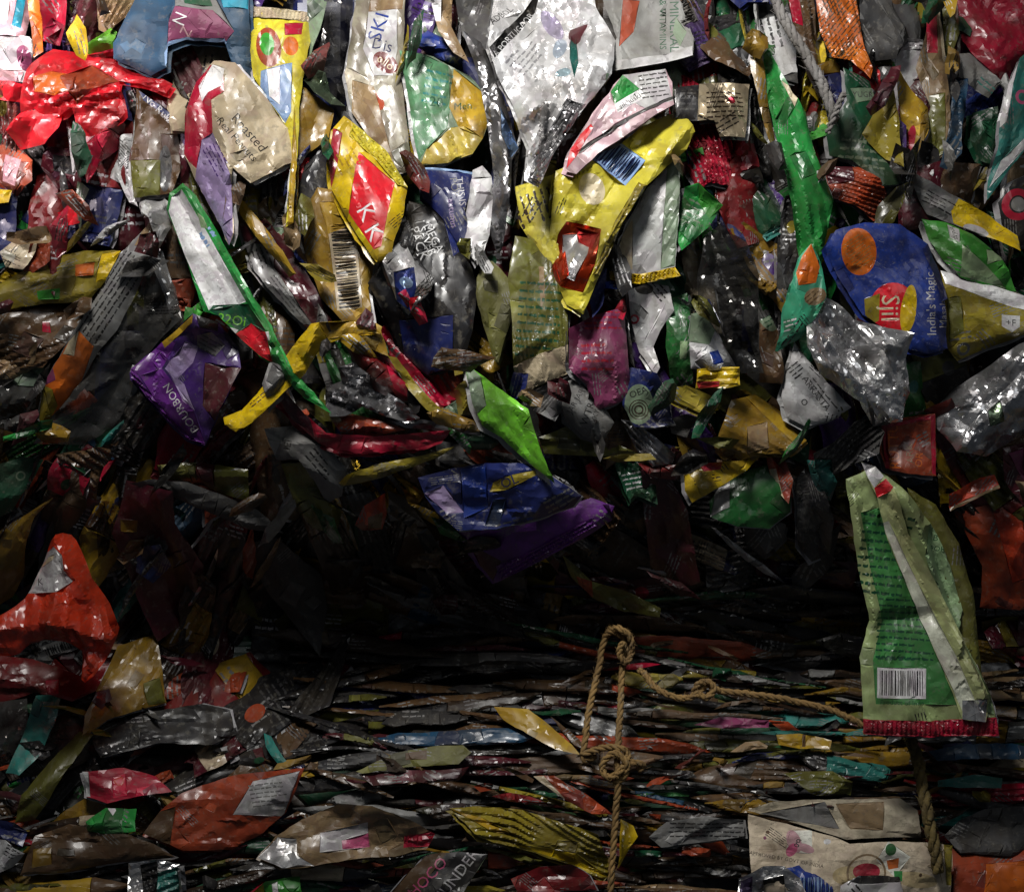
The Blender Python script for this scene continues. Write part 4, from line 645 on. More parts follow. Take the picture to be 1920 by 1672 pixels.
W('gold_strip', 'crinkled gold strip leading to the small red tag', 'strip', 9.2, [(756,940),(780,946),(830,968),(850,1000),(836,998),(800,976),(770,962)], 'gold', 'film', amp=.004, folds=5, pleat=.001)
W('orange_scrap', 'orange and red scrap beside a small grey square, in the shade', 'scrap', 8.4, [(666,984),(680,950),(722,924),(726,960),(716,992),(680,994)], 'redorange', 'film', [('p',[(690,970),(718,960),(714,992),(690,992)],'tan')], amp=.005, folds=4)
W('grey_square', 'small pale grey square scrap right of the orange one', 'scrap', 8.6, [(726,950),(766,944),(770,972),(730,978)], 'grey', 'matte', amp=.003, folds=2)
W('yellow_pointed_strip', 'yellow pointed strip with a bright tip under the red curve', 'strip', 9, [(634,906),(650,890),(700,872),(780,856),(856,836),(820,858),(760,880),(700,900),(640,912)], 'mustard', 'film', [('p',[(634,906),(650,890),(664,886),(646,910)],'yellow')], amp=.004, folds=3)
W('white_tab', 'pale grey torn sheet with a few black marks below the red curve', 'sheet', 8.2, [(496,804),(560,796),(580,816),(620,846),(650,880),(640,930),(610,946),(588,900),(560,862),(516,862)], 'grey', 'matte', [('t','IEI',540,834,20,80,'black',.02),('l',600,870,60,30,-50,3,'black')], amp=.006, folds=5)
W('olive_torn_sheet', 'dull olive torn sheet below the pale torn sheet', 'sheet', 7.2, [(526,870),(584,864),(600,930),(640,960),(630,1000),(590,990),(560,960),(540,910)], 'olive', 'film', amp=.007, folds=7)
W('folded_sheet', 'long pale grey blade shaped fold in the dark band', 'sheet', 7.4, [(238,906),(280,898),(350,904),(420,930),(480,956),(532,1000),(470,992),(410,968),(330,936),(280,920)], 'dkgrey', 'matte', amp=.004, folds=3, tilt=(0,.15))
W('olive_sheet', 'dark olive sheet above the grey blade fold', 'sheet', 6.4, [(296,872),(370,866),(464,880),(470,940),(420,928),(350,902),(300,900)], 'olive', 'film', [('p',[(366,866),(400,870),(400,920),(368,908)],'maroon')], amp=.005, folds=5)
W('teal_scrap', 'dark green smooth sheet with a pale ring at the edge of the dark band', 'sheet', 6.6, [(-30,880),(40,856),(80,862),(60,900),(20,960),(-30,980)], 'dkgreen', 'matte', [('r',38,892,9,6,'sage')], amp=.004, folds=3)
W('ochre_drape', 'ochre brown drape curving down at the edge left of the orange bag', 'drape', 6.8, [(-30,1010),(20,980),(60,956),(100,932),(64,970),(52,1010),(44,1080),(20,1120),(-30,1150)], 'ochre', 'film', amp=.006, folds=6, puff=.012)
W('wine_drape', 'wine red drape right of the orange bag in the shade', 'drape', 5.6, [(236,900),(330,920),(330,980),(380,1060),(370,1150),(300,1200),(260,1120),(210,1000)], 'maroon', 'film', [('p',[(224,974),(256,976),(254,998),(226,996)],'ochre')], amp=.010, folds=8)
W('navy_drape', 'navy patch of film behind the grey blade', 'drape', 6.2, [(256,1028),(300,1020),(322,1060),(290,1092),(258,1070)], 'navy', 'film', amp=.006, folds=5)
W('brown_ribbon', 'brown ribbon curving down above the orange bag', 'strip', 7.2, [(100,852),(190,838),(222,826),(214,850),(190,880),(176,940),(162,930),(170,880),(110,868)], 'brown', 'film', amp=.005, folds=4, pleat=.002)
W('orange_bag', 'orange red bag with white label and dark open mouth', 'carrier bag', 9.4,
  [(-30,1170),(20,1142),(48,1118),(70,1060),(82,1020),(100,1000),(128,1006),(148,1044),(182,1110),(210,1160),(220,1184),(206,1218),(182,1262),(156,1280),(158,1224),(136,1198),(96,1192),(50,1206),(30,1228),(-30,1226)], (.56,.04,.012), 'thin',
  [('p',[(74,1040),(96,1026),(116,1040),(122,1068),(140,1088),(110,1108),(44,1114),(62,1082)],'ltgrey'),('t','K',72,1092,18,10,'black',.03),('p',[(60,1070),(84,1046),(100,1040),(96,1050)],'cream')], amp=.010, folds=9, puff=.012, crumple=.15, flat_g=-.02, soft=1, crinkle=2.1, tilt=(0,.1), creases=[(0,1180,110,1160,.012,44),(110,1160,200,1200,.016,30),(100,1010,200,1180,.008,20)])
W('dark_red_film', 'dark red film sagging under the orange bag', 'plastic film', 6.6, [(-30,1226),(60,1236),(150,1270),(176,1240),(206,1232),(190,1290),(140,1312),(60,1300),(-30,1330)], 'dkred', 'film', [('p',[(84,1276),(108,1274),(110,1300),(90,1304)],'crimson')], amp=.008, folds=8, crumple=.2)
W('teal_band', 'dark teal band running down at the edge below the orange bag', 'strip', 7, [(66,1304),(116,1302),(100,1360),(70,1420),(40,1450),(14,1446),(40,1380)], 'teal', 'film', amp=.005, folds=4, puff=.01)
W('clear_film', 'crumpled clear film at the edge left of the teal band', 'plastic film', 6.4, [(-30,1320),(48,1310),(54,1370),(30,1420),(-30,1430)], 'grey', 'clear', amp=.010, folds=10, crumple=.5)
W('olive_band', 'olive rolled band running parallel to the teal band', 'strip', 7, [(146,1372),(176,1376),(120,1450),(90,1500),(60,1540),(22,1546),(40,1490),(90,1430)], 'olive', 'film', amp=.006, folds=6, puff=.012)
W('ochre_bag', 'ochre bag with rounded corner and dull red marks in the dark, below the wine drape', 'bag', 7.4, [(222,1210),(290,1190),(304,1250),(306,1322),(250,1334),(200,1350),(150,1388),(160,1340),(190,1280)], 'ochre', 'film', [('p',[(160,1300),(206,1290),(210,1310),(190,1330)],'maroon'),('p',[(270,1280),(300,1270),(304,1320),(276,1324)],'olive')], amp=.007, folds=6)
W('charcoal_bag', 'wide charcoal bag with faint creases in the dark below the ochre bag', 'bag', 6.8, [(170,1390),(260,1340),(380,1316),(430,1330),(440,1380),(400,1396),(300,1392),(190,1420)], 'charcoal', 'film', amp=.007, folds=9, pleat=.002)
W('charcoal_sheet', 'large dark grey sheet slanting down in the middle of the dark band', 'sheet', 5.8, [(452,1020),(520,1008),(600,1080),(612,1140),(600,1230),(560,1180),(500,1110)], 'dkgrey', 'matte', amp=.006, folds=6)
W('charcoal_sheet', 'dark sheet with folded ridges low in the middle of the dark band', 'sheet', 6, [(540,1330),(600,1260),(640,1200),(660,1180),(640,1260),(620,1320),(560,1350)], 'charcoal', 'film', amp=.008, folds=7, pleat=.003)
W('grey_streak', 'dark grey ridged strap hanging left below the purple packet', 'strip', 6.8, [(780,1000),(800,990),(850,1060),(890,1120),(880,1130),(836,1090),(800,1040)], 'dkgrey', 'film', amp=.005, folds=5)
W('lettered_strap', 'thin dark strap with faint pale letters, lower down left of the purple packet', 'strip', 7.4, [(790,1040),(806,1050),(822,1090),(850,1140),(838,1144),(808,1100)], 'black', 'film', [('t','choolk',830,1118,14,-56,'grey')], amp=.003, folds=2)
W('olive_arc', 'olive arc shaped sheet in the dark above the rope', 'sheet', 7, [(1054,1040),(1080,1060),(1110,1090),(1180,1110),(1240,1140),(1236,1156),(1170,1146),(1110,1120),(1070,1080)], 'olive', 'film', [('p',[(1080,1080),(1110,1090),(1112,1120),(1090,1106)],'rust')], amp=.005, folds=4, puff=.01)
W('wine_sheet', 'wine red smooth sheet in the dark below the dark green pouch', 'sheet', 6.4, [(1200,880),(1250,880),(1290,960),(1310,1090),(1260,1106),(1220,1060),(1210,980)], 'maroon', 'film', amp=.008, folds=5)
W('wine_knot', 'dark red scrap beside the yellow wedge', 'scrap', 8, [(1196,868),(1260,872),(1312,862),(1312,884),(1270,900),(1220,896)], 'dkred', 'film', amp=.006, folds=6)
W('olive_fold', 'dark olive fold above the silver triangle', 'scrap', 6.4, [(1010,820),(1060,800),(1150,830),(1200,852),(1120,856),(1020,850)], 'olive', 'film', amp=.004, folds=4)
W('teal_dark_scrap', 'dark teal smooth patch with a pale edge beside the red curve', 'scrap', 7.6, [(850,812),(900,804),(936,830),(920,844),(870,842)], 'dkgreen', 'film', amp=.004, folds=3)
# --- lower bale, things that stand out
W('crimson_pouch', 'crimson pouch with a white zip like edge low in the pile', 'pouch', 8, [(154,1446),(230,1440),(290,1458),(322,1484),(260,1492),(200,1506),(158,1496)], 'crimson', 'film', [('p',[(154,1446),(166,1446),(166,1496),(156,1496)],'ltgrey'),('t','D',222,1466,24,-60,'redorange',.03)], amp=.005, folds=5)
W('green_scrap', 'shiny green scrap beneath the crimson pouch', 'scrap', 8.2, [(160,1540),(196,1516),(252,1520),(256,1556),(200,1566),(162,1560)], 'green', 'film', [('p',[(206,1506),(216,1520),(212,1528),(200,1516)],'white')], amp=.006, folds=5, pleat=.001)
W('copper_wrapper', 'copper brown foil wrapper with a pale grey printed window', 'wrapper', 9, [(268,1562),(300,1520),(340,1486),(440,1452),(576,1430),(556,1480),(536,1522),(490,1566),(430,1600),(340,1598)], 'rust', 'film',
  [('p',[(436,1528),(476,1462),(568,1436),(530,1532)],'ltgrey'),('l',505,1486,70,50,10,6,'grey'),('p',[(268,1562),(300,1520),(330,1510),(316,1590)],'brown')], amp=.007, folds=8, tilt=(0,-.25), crumple=.1)
W('brown_wrapper', 'dull brown wide wrapper left of the copper one', 'wrapper', 7.8, [(38,1640),(66,1566),(130,1544),(220,1556),(290,1580),(330,1606),(220,1620),(120,1640)], 'brown', 'film', [('p',[(64,1590),(96,1588),(96,1620),(60,1626)],'ochre')], amp=.006, folds=6, tilt=(0,-.2))
W('white_corner', 'bright white corner sticking out at the edge of the lower bale', 'scrap', 8.6, [(-30,1572),(10,1574),(44,1602),(20,1628),(-30,1650)], 'ltgrey', 'film', amp=.005, folds=4)
W('navy_corner', 'navy strip above the bright white corner', 'strip', 7.8, [(-30,1530),(30,1540),(50,1560),(40,1592),(-30,1560)], 'navy', 'film', amp=.005, folds=4)
W('silver_pouch', 'silver pouch standing upright with a teal panel at the bottom edge', 'pouch', 9, [(240,1618),(300,1608),(338,1618),(336,1700),(236,1700)], 'silver', 'foil', [('p',[(262,1622),(296,1612),(294,1700),(272,1700)],'black','film'),('p',[(296,1634),(334,1624),(332,1700),(290,1700)],'teal','film')], amp=.006, folds=6, tilt=(0,-.15), pleat=.002)
W('tan_pouch', 'crumpled tan pouch, silver at one end and red at the other', 'pouch', 9.4, [(484,1606),(520,1566),(560,1540),(640,1502),(700,1504),(770,1530),(816,1562),(800,1590),(740,1606),(650,1612),(590,1622),(530,1626)], 'tan', 'film',
  [('p',[(484,1606),(520,1570),(556,1572),(558,1600),(590,1622),(530,1626)],'silver','shiny'),('p',[(758,1566),(818,1556),(810,1584),(756,1590)],'crimson'),('p',[(600,1562),(690,1540),(690,1590),(600,1596)],'ltgrey'),('p',[(640,1576),(690,1562),(692,1590),(642,1592)],'pink')], amp=.008, folds=9, crumple=.2, tilt=(0,-.2))
W('lettered_wrapper', 'red and black wrapper with bold slanted letters cut off by the bottom edge', 'wrapper', 9, [(712,1700),(760,1640),(800,1602),(860,1596),(914,1602),(890,1640),(850,1700)], 'black', 'film',
  [('p',[(712,1700),(770,1630),(800,1602),(838,1598),(760,1700)],'brown'),('t','CHOCO',795,1652,30,46,'pink',.02),('t','THUNDER',850,1650,30,52,'ltgrey',.03),('p',[(890,1640),(914,1602),(916,1620),(880,1690),(868,1680)],'sage')], amp=.004, folds=4)
W('olive_wide_wrapper', 'wide olive yellow ribbed wrapper left of the upright rope', 'wrapper', 8.4, [(842,1514),(900,1512),(980,1520),(1060,1540),(1120,1560),(1150,1640),(1132,1660),(1070,1626),(990,1596),(900,1568)], 'mustard', 'film', [('p',[(842,1514),(930,1560),(960,1560),(900,1530)],'gold'),('p',[(960,1580),(1080,1600),(1140,1650),(1060,1620)],'yellow')], amp=.007, folds=7, pleat=.003, axis=-20, pleatw=12, tilt=(0,-.2))
W('yellow_scrap', 'bright yellow green scrap right of the upright rope', 'scrap', 8.4, [(1164,1538),(1188,1548),(1196,1568),(1176,1600),(1160,1632)], 'yellow', 'film', amp=.004, folds=3)
W('wine_scrap', 'wine red smooth wrapper at the bottom edge left of the rope', 'wrapper', 8, [(958,1646),(1010,1624),(1070,1616),(1106,1640),(1120,1668),(1040,1672),(970,1668)], 'dkred', 'film', amp=.005, folds=4, tilt=(0,-.2))
W('yellow_tongue', 'ochre yellow tongue shaped sheet left of the rope above its knot', 'sheet', 8.4, [(926,1324),(990,1326),(1030,1360),(1072,1396),(1088,1414),(1040,1404),(990,1376),(944,1350)], 'gold', 'film', amp=.004, folds=4, tilt=(0,-.2))
W('copper_strip', 'orange brown striped strip pointing at the rope', 'strip', 8.2, [(1000,1458),(1040,1454),(1100,1490),(1150,1530),(1110,1526),(1060,1500)], 'rust', 'film', [('p',[(1000,1458),(1020,1456),(1060,1498),(1030,1490)],'beige')], amp=.004, folds=4, pleat=.001)
W('print_wrapper', 'grey wrapper with dark print lines right of the rope at the bottom', 'wrapper', 8.4, [(1216,1568),(1250,1540),(1320,1528),(1394,1536),(1396,1568),(1330,1580),(1240,1590)], 'grey', 'matte', [('l',1326,1556,140,34,0,4,'black')], amp=.004, folds=4, tilt=(0,-.2))
W('paper_bag', 'cream paper bag with red smudge and small line of capitals, its mouth open', 'paper bag', 9.6,
  [(1402,1524),(1460,1540),(1560,1566),(1592,1580),(1680,1574),(1780,1578),(1786,1700),(1412,1700)], (.62,.52,.38), 'matte',
  [('t','APPROVED BY GOVT OF INDIA',1474,1610,10,-10,'dkbrown',.02),('e',1488,1576,13,22,20,'palepink'),('e',1484,1592,9,14,-30,'pink'),('e',1510,1588,16,8,-20,'palepink'),('e',1440,1590,18,9,10,(.50,.40,.28)),('e',1590,1640,30,18,0,(.48,.38,.20)),('e',1720,1650,40,16,-10,(.50,.40,.22)),('t','g',1496,1574,24,-20,'black',.03),('e',1624,1632,26,16,0,'crimson'),('r',1624,1636,38,34,'tan'),
   ('p',[(1662,1612),(1684,1606),(1684,1626),(1666,1630)],'orange'),('p',[(1676,1632),(1692,1632),(1692,1652),(1678,1652)],'green'),('e',1668,1590,10,12,0,'forest'),('p',[(1764,1576),(1780,1578),(1784,1660),(1776,1660)],'mustard'),
   ('e',1755,1610,5,4,0,'brown'),('e',1740,1590,3,3,0,'brown'),('e',1440,1560,4,3,0,'brown'),('e',1726,1640,3,4,0,'brown'),('e',1550,1576,7,5,0,'white'),('e',1434,1570,3,3,0,'magenta')],
  parts=[('back_panel',[(1404,1524),(1450,1508),(1540,1502),(1690,1498),(1722,1520),(1732,1574),(1680,1574),(1592,1580),(1500,1550)],(.50,.44,.32),'matte',[('p',[(1430,1530),(1550,1506),(1580,1560),(1500,1546)],'grey'),('p',[(1570,1510),(1660,1504),(1660,1560),(1600,1560)],'tan')],None,-.020)],
  amp=.004, folds=4, tilt=(0,-.12), puff=.004)
W('foil_cluster', 'crumpled silver and blue foil at the bottom edge before the paper bag', 'foil', 10.6, [(1384,1644),(1430,1622),(1470,1622),(1500,1646),(1520,1700),(1380,1700)], 'silver', 'foil', [('p',[(1430,1650),(1470,1640),(1476,1690),(1440,1690)],'dkgrey'),('p',[(1388,1650),(1410,1640),(1410,1690),(1386,1690)],'lavender')], amp=.012, folds=10, crumple=.8)
W('blue_striped_scrap', 'blue and teal striped scrap beside the foil before the paper bag', 'scrap', 10.2, [(1470,1628),(1500,1622),(1560,1650),(1566,1700),(1490,1700)], 'blue', 'film', [('b',1530,1668,60,50,0,9,'ltblue',None)], amp=.004, folds=4)
W('black_tube', 'black and white tube end lying at the bottom edge before the paper bag', 'tube', 10.8, [(1576,1660),(1610,1640),(1690,1646),(1700,1700),(1574,1700)], 'ltgrey', 'film', [('p',[(1586,1650),(1620,1638),(1692,1644),(1690,1656),(1610,1656)],'black'),('p',[(1550,1650),(1580,1642),(1580,1656),(1556,1664)],'green')], amp=.003, folds=3, puff=.016)
W('dark_slab', 'smooth dark grey bulging bag at the edge above the orange brown one', 'bag', 8.2, [(1772,1566),(1800,1540),(1850,1518),(1960,1510),(1960,1600),(1880,1604),(1800,1598)], 'charcoal', 'matte', amp=.006, folds=4, puff=.014)
W('orange_brown_bag', 'orange brown creased bag in the bottom corner right of the paper bag', 'bag', 8.6, [(1786,1590),(1860,1584),(1960,1600),(1960,1710),(1790,1710)], 'rust', 'film', [('p',[(1850,1620),(1960,1610),(1960,1710),(1840,1710)],'orange')], amp=.007, folds=7)
W('blue_flat_strip', 'deep blue flat strip in the stacked layers at the edge, above the rope end', 'strip', 8, [(1744,1410),(1800,1396),(1900,1394),(1960,1410),(1960,1424),(1850,1422),(1760,1428)], 'slate', 'film', amp=.003, folds=3)
W('teal_flat_strip', 'teal blue flat strip a little below the deep blue one', 'strip', 8, [(1758,1462),(1830,1454),(1880,1458),(1876,1476),(1800,1478),(1760,1476)], 'teal', 'film', amp=.003, folds=3)
W('yellow_flat_strip', 'flat ochre yellow strip in the stacked layers under the slanting rope', 'strip', 8, [(1456,1378),(1500,1376),(1560,1388),(1556,1404),(1500,1404),(1460,1396)], 'gold', 'film', [('p',[(1506,1378),(1512,1378),(1512,1402),(1506,1402)],'brown')], amp=.003, folds=3)
W('pink_flat_strip', 'dull pink flat strip in the layers just under the slanting rope', 'strip', 8, [(1300,1358),(1350,1344),(1440,1348),(1440,1362),(1370,1366)], 'magenta', 'film', amp=.003, folds=3)
W('olive_flat_sheet', 'olive flat sheet with an end seam in the layers above the paper bag', 'sheet', 8, [(1470,1450),(1560,1444),(1600,1466),(1598,1494),(1530,1492)], 'olive', 'film', amp=.004, folds=4, pleat=.001)
W('wide_olive_slab', 'wide dull olive slab left of the rope in the shade', 'sheet', 7.6, [(668,1444),(740,1412),(820,1398),(868,1396),(884,1410),(860,1432),(760,1440),(680,1448)], 'olive', 'matte', [('p',[(760,1412),(800,1406),(800,1424),(760,1426)],'brown')], amp=.004, folds=4)
W('wine_flat_strip', 'long wine red flat strip under the wide olive slab', 'strip', 7.6, [(672,1450),(780,1446),(880,1440),(860,1466),(700,1472)], 'maroon', 'film', amp=.004, folds=4, pleat=.0015)
W('teal_bent_strip', 'dark teal strip bending down at the end of the charcoal bag', 'strip', 7.6, [(494,1374),(508,1380),(540,1430),(546,1440),(520,1430),(498,1400)], 'teal', 'film', amp=.003, folds=2)
W('green_corner', 'shiny green and yellow scrap at the bottom edge left of the slanted letters', 'scrap', 9, [(474,1672),(500,1648),(560,1646),(570,1700),(470,1700)], 'leaf', 'film', [('p',[(474,1672),(496,1654),(496,1700),(470,1700)],'yellow'),('p',[(510,1656),(520,1652),(524,1690),(514,1690)],'white')], amp=.006, folds=5)
# ------------------------------------------------------------------ ropes
def tube(pts, r, n=8):
    P = [Vector(p) for p in pts]; V = []; F = []
    for i, p in enumerate(P):
        d = (P[min(i + 1, len(P) - 1)] - P[max(i - 1, 0)]).normalized(); a = d.cross(Vector((0.3, 1, 0.2))).normalized(); b = d.cross(a)
        rr = r if 0 < i < len(P) - 1 else r * .5
        for k in range(n): V.append(p + (a * math.cos(k * 2 * math.pi / n) + b * math.sin(k * 2 * math.pi / n)) * rr)
    for i in range(len(P) - 1):
        for k in range(n): F.append((i * n + k, i * n + (k + 1) % n, (i + 1) * n + (k + 1) % n, (i + 1) * n + k))
    F.append(tuple(range(n))[::-1]); F.append(tuple(range((len(P) - 1) * n, len(P) * n)))
    return V, F
def smooth_path(pts, per=14):
    P = [np.array(p, float) for p in pts]; P = [P[0]] + P + [P[-1]]; out = []
    for i in range(1, len(P) - 2):
        for k in range(per):
            t = k / per; a, b, c, d = P[i - 1:i + 3]
            out.append(.5 * (2 * b + (c - a) * t + (2 * a - 5 * b + 4 * c - d) * t * t + (3 * b - a - 3 * c + d) * t ** 3))
    out.append(P[-2]); return out
def rope_mesh(name, px, r, col, parent=None, twist=26, lift=.075, strands=3, org=None, jit=0):
    """twisted cord along photo points (x, y, extra depth)"""
    path = smooth_path([tuple(world(np.float64(x), np.float64(y), G(x, y) + lift, z)) for x, y, z in px])
    # resample evenly
    P = np.array(path) + np.array([[R.gauss(0, .0003) for _ in range(3)] for _ in path]); d = np.r_[0, np.cumsum(np.linalg.norm(np.diff(P, axis=0), axis=1))]; n = max(8, int(d[-1] / .0012)); t = np.linspace(0, d[-1], n)
    P = np.stack([np.interp(t, d, P[:, i]) for i in range(3)], 1)
    V = []; F = []; ph = R.uniform(0, 6)
    for s_ in range(strands):
        q = []
        for i in range(n):
            T = Vector(P[min(i + 1, n - 1)] - P[max(i - 1, 0)]).normalized(); a = T.cross(Vector((.13, 1, .1))).normalized(); b = T.cross(a)
            an = ph + s_ * 2 * math.pi / strands + t[i] / r / 1.25 * (3.0 / strands); w_ = r * (.50 + .05 * math.sin(t[i] * 260 + s_ * 2))
            q.append(Vector(P[i]) + (a * math.cos(an) + b * math.sin(an)) * w_)
        v, f = tube(q, r * .56, 7); o_ = len(V); V += v; F += [tuple(k + o_ for k in g) for g in f]
    # loose fibres
    for k in range(int(n * 1.1)):
        i = R.randrange(1, n - 1); p = Vector(P[i]); d_ = Vector((R.gauss(0, 1), R.gauss(0, 1), R.gauss(0, 1))).normalized()
        tt = Vector(P[i + 1] - P[i - 1]).normalized(); e = p + d_ * r * .95; e2 = e + (d_ * .5 + tt * R.uniform(-1, 1)) * r * R.uniform(.8, 2.4)
        v, f = tube([p, e, e2], r * .07, 3); o_ = len(V); V += v; F += [tuple(j + o_ for j in g) for g in f]
    base = Vector(org) if org is not None else Vector(P[0])
    me = bpy.data.meshes.new(name); me.from_pydata([tuple(v - base) for v in V], [], F); me.materials.append(mat(col, 'rope'))
    me.polygons.foreach_set('use_smooth', np.ones(len(me.polygons), bool)); me.update()
    o = bpy.data.objects.new(name, me); COL.objects.link(o)
    if parent is None: o.location = base
    else: o.parent = parent
    return o
PAL['hemp'] = (.24, .145, .045); PAL['hempdark'] = (.14, .10, .025); PAL['cord'] = (.22, .21, .20)
def rope(name, label, px, r, col, knots=(), **kw):
    o = rope_mesh(name, px, r, col, **kw); o['label'] = label; o['category'] = 'rope'
    for k in knots: rope_mesh('knot', k, r, col, parent=o, org=o.location, **kw)
    return o
rope('rope', 'upright brown hemp rope with a looped top and thick knot, tying the lower bale',
     [(1118,1418,-.004),(1094,1424,-.002),(1098,1380,.002),(1104,1330,.003),(1118,1270,.003),(1132,1200,.004),(1146,1182,.008),(1166,1192,.008),(1172,1220,.006),(1166,1260,.002),(1164,1320,0),(1160,1380,.004),(1156,1420,.012),(1158,1460,.01),(1154,1520,.006),(1150,1580,.004),(1146,1640,.002),(1142,1720,0)], .0031, 'hemp',
     knots=[[(1088,1416,0),(1130,1398,.010),(1160,1396,.018),(1176,1412,.014),(1160,1440,.018),(1138,1452,.014),(1128,1430,.014),(1150,1404,.022),(1172,1424,.020),(1168,1452,.012),(1150,1464,.010)],
            [(1140,1180,.002),(1160,1176,.014),(1180,1192,.012),(1184,1220,.008),(1172,1240,.010),(1160,1222,.014),(1166,1200,.016)],
            [(1168,1420,.010),(1186,1424,.014),(1204,1430,.010),(1196,1444,.006)]], lift=.072)
rope('rope', 'twisted hemp rope slanting from the first rope towards the hanging green packet',
     [(1198,1256,-.002),(1212,1266,.004),(1226,1286,.006),(1256,1302,.008),(1292,1306,.008),(1312,1290,.010),(1326,1282,.010),(1350,1294,.004),(1420,1302,.002),(1490,1314,0),(1550,1328,0),(1600,1350,-.004),(1640,1372,-.01)], .0031, 'hemp',
     knots=[[(1300,1300,.004),(1306,1280,.014),(1324,1274,.016),(1336,1288,.014),(1322,1304,.014),(1306,1296,.016)]], lift=.072)
rope('rope', 'dark olive twisted rope below the hanging green packet',
     [(1706,1376,-.01),(1712,1400,.004),(1722,1440,.006),(1730,1490,.006),(1740,1540,.006),(1752,1590,.002),(1760,1640,-.004)], .0056, 'hempdark', lift=.074)
rope('braided_cord', 'grey braided cord slanting down left of the orange mesh bag',
     [(1440,-40,0),(1460,20,.004),(1486,70,.006),(1516,116,.006),(1540,160,.004),(1560,206,0),(1566,222,-.01)], .0048, 'cord', lift=.070, strands=4)
rope('cord', 'thin grey cord end crossing below the braided one',
     [(1584,176,0),(1576,186,.004),(1566,212,.004),(1552,250,0)], .0028, 'cord', lift=.072, strands=2)

# ------------------------------------------------------------------ the crushed plastic between and behind the named things
LAND = [(s_, x, y) for s_, x, y in (
 ('silver foil bag', 1030, 150), ('yellow and red wrapper', 690, 360), ('big yellow bag', 1130, 420), ('upright yellow packet', 520, 130), ('nut bag', 440, 250), ('dark blue bag', 350, 60),
 ('red carrier bag', 150, 140), ('oval badge pouch', 705, 150), ('green and gold pouch', 830, 200), ('black lettered bag', 800, 560), ('barcode pouch', 645, 500), ('grey pouch with yellow seal', 1220, 420),
 ('gold sachet', 1360, 200), ('green sachet', 1305, 405), ('long green sheet', 1500, 320), ('orange mesh bag', 1575, 50), ('dark green label bag', 1620, 230), ('tan sheet', 1760, 180), ('crimson film', 1860, 50),
 ('gleaming green pouch', 1900, 230), ('blue chips bag', 1670, 540), ('mint wrapper', 1510, 560), ('white banded bag', 1860, 600), ('crumpled clear bag', 1610, 680), ('pink wrapper', 1125, 670), ('olive ribbed pack', 1010, 600),
 ('green pointed wrapper', 960, 790), ('purple biscuit wrapper', 350, 710), ('folded yellow strip', 560, 700), ('green edged strip', 420, 500), ('dense print pouch', 180, 600), ('broad olive sheet', 100, 520), ('wide brown sheet', 60, 640),
 ('crumpled dark foil', 690, 740), ('red curved wrapper', 700, 830), ('ringed badge pouch', 1210, 750), ('yellow cap', 1345, 710), ('yellow wedge', 1350, 900), ('brown gold wrapper', 1430, 800), ('brick red pouch', 1705, 830),
 ('scarlet flap', 1820, 925), ('burnt orange sheet', 1880, 1040), ('hanging green packet', 1720, 1150), ('blue oval badge bag', 950, 930), ('purple packet', 1020, 1020), ('grey blade fold', 390, 945), ('orange bag', 110, 1140),
 ('wine drape', 300, 1050), ('ochre bag', 240, 1280), ('olive arc', 1150, 1110), ('upright rope', 1150, 1560), ('rope knot', 1155, 1425), ('rope loop', 1155, 1190), ('slanting rope', 1400, 1300), ('olive rope', 1735, 1500),
 ('crimson pouch', 240, 1470), ('copper wrapper', 420, 1520), ('tan pouch', 650, 1560), ('slanted letter wrapper', 820, 1640), ('wide olive wrapper', 1000, 1570), ('wide olive slab', 780, 1420), ('ochre tongue', 1000, 1370),
 ('print wrapper', 1310, 1555), ('paper bag', 1600, 1600), ('dark bulging bag', 1870, 1560), ('orange brown bag', 1870, 1650), ('deep blue strip', 1850, 1410), ('teal band', 70, 1370), ('olive band', 90, 1470), ('charcoal bag', 320, 1370), ('silver upright pouch', 290, 1650), ('white corner', 10, 1605))]
USED = set()
SHADEC = [('black', 8), ('charcoal', 8), ('dkgrey', 5), ('dkbrown', 6), ('maroon', 3), ('brown', 3), ('olive', 2), ('dkgreen', 1), ('navy', 1)]  # darker mix puts the shade of the middle band into piece colours
CN = dict(leaf='leaf green', yellow='yellow', red='red', lemon='lemon yellow', dkgrey='dark grey', charcoal='charcoal', black='black', brown='brown', dkbrown='blackish brown', maroon='wine red', dkred='deep red', olive='olive', ochre='ochre', dkgreen='bottle green', forest='forest green', navy='navy', grey='grey', tan='tan', rust='rust', mustard='mustard', violet='violet', teal='teal', slate='slate blue', sage='grey green', gold='gold', crimson='crimson', beige='beige', ltgrey='pale grey', green='green', purple='purple', magenta='dull pink', white='white', lavender='lilac', cream='cream', orange='orange', blue='blue')
def auto_label(x, y, col, forms, extra):
    near = sorted(LAND, key=lambda l: math.hypot(l[1] - x, l[2] - y))[:6]
    n0 = near[0]; rel = 'above' if y < n0[2] - 25 else ('below' if y > n0[2] + 25 else 'beside')
    c = CN[col]
    for f in forms:
        for e in extra:
            for n1 in near[1:4]:
                for r_ in (rel + ' the %s, towards the %s' % (n0[0], n1[0]), 'between the %s and the %s' % (n0[0], n1[0]), 'behind the gap between the %s and the %s' % (n0[0], n1[0])):
                    s_ = ('%s %s %s %s' % (e, c, f, r_)).strip()
                    if s_ not in USED and len(s_.split()) <= 16: USED.add(s_); return s_
    return '%s %s near the %s' % (c, forms[0], n0[0])
HL = [h[0] for h in HERO]
BB = [(min(p[0] for p in h), max(p[0] for p in h), min(p[1] for p in h), max(p[1] for p in h)) for h in HL]
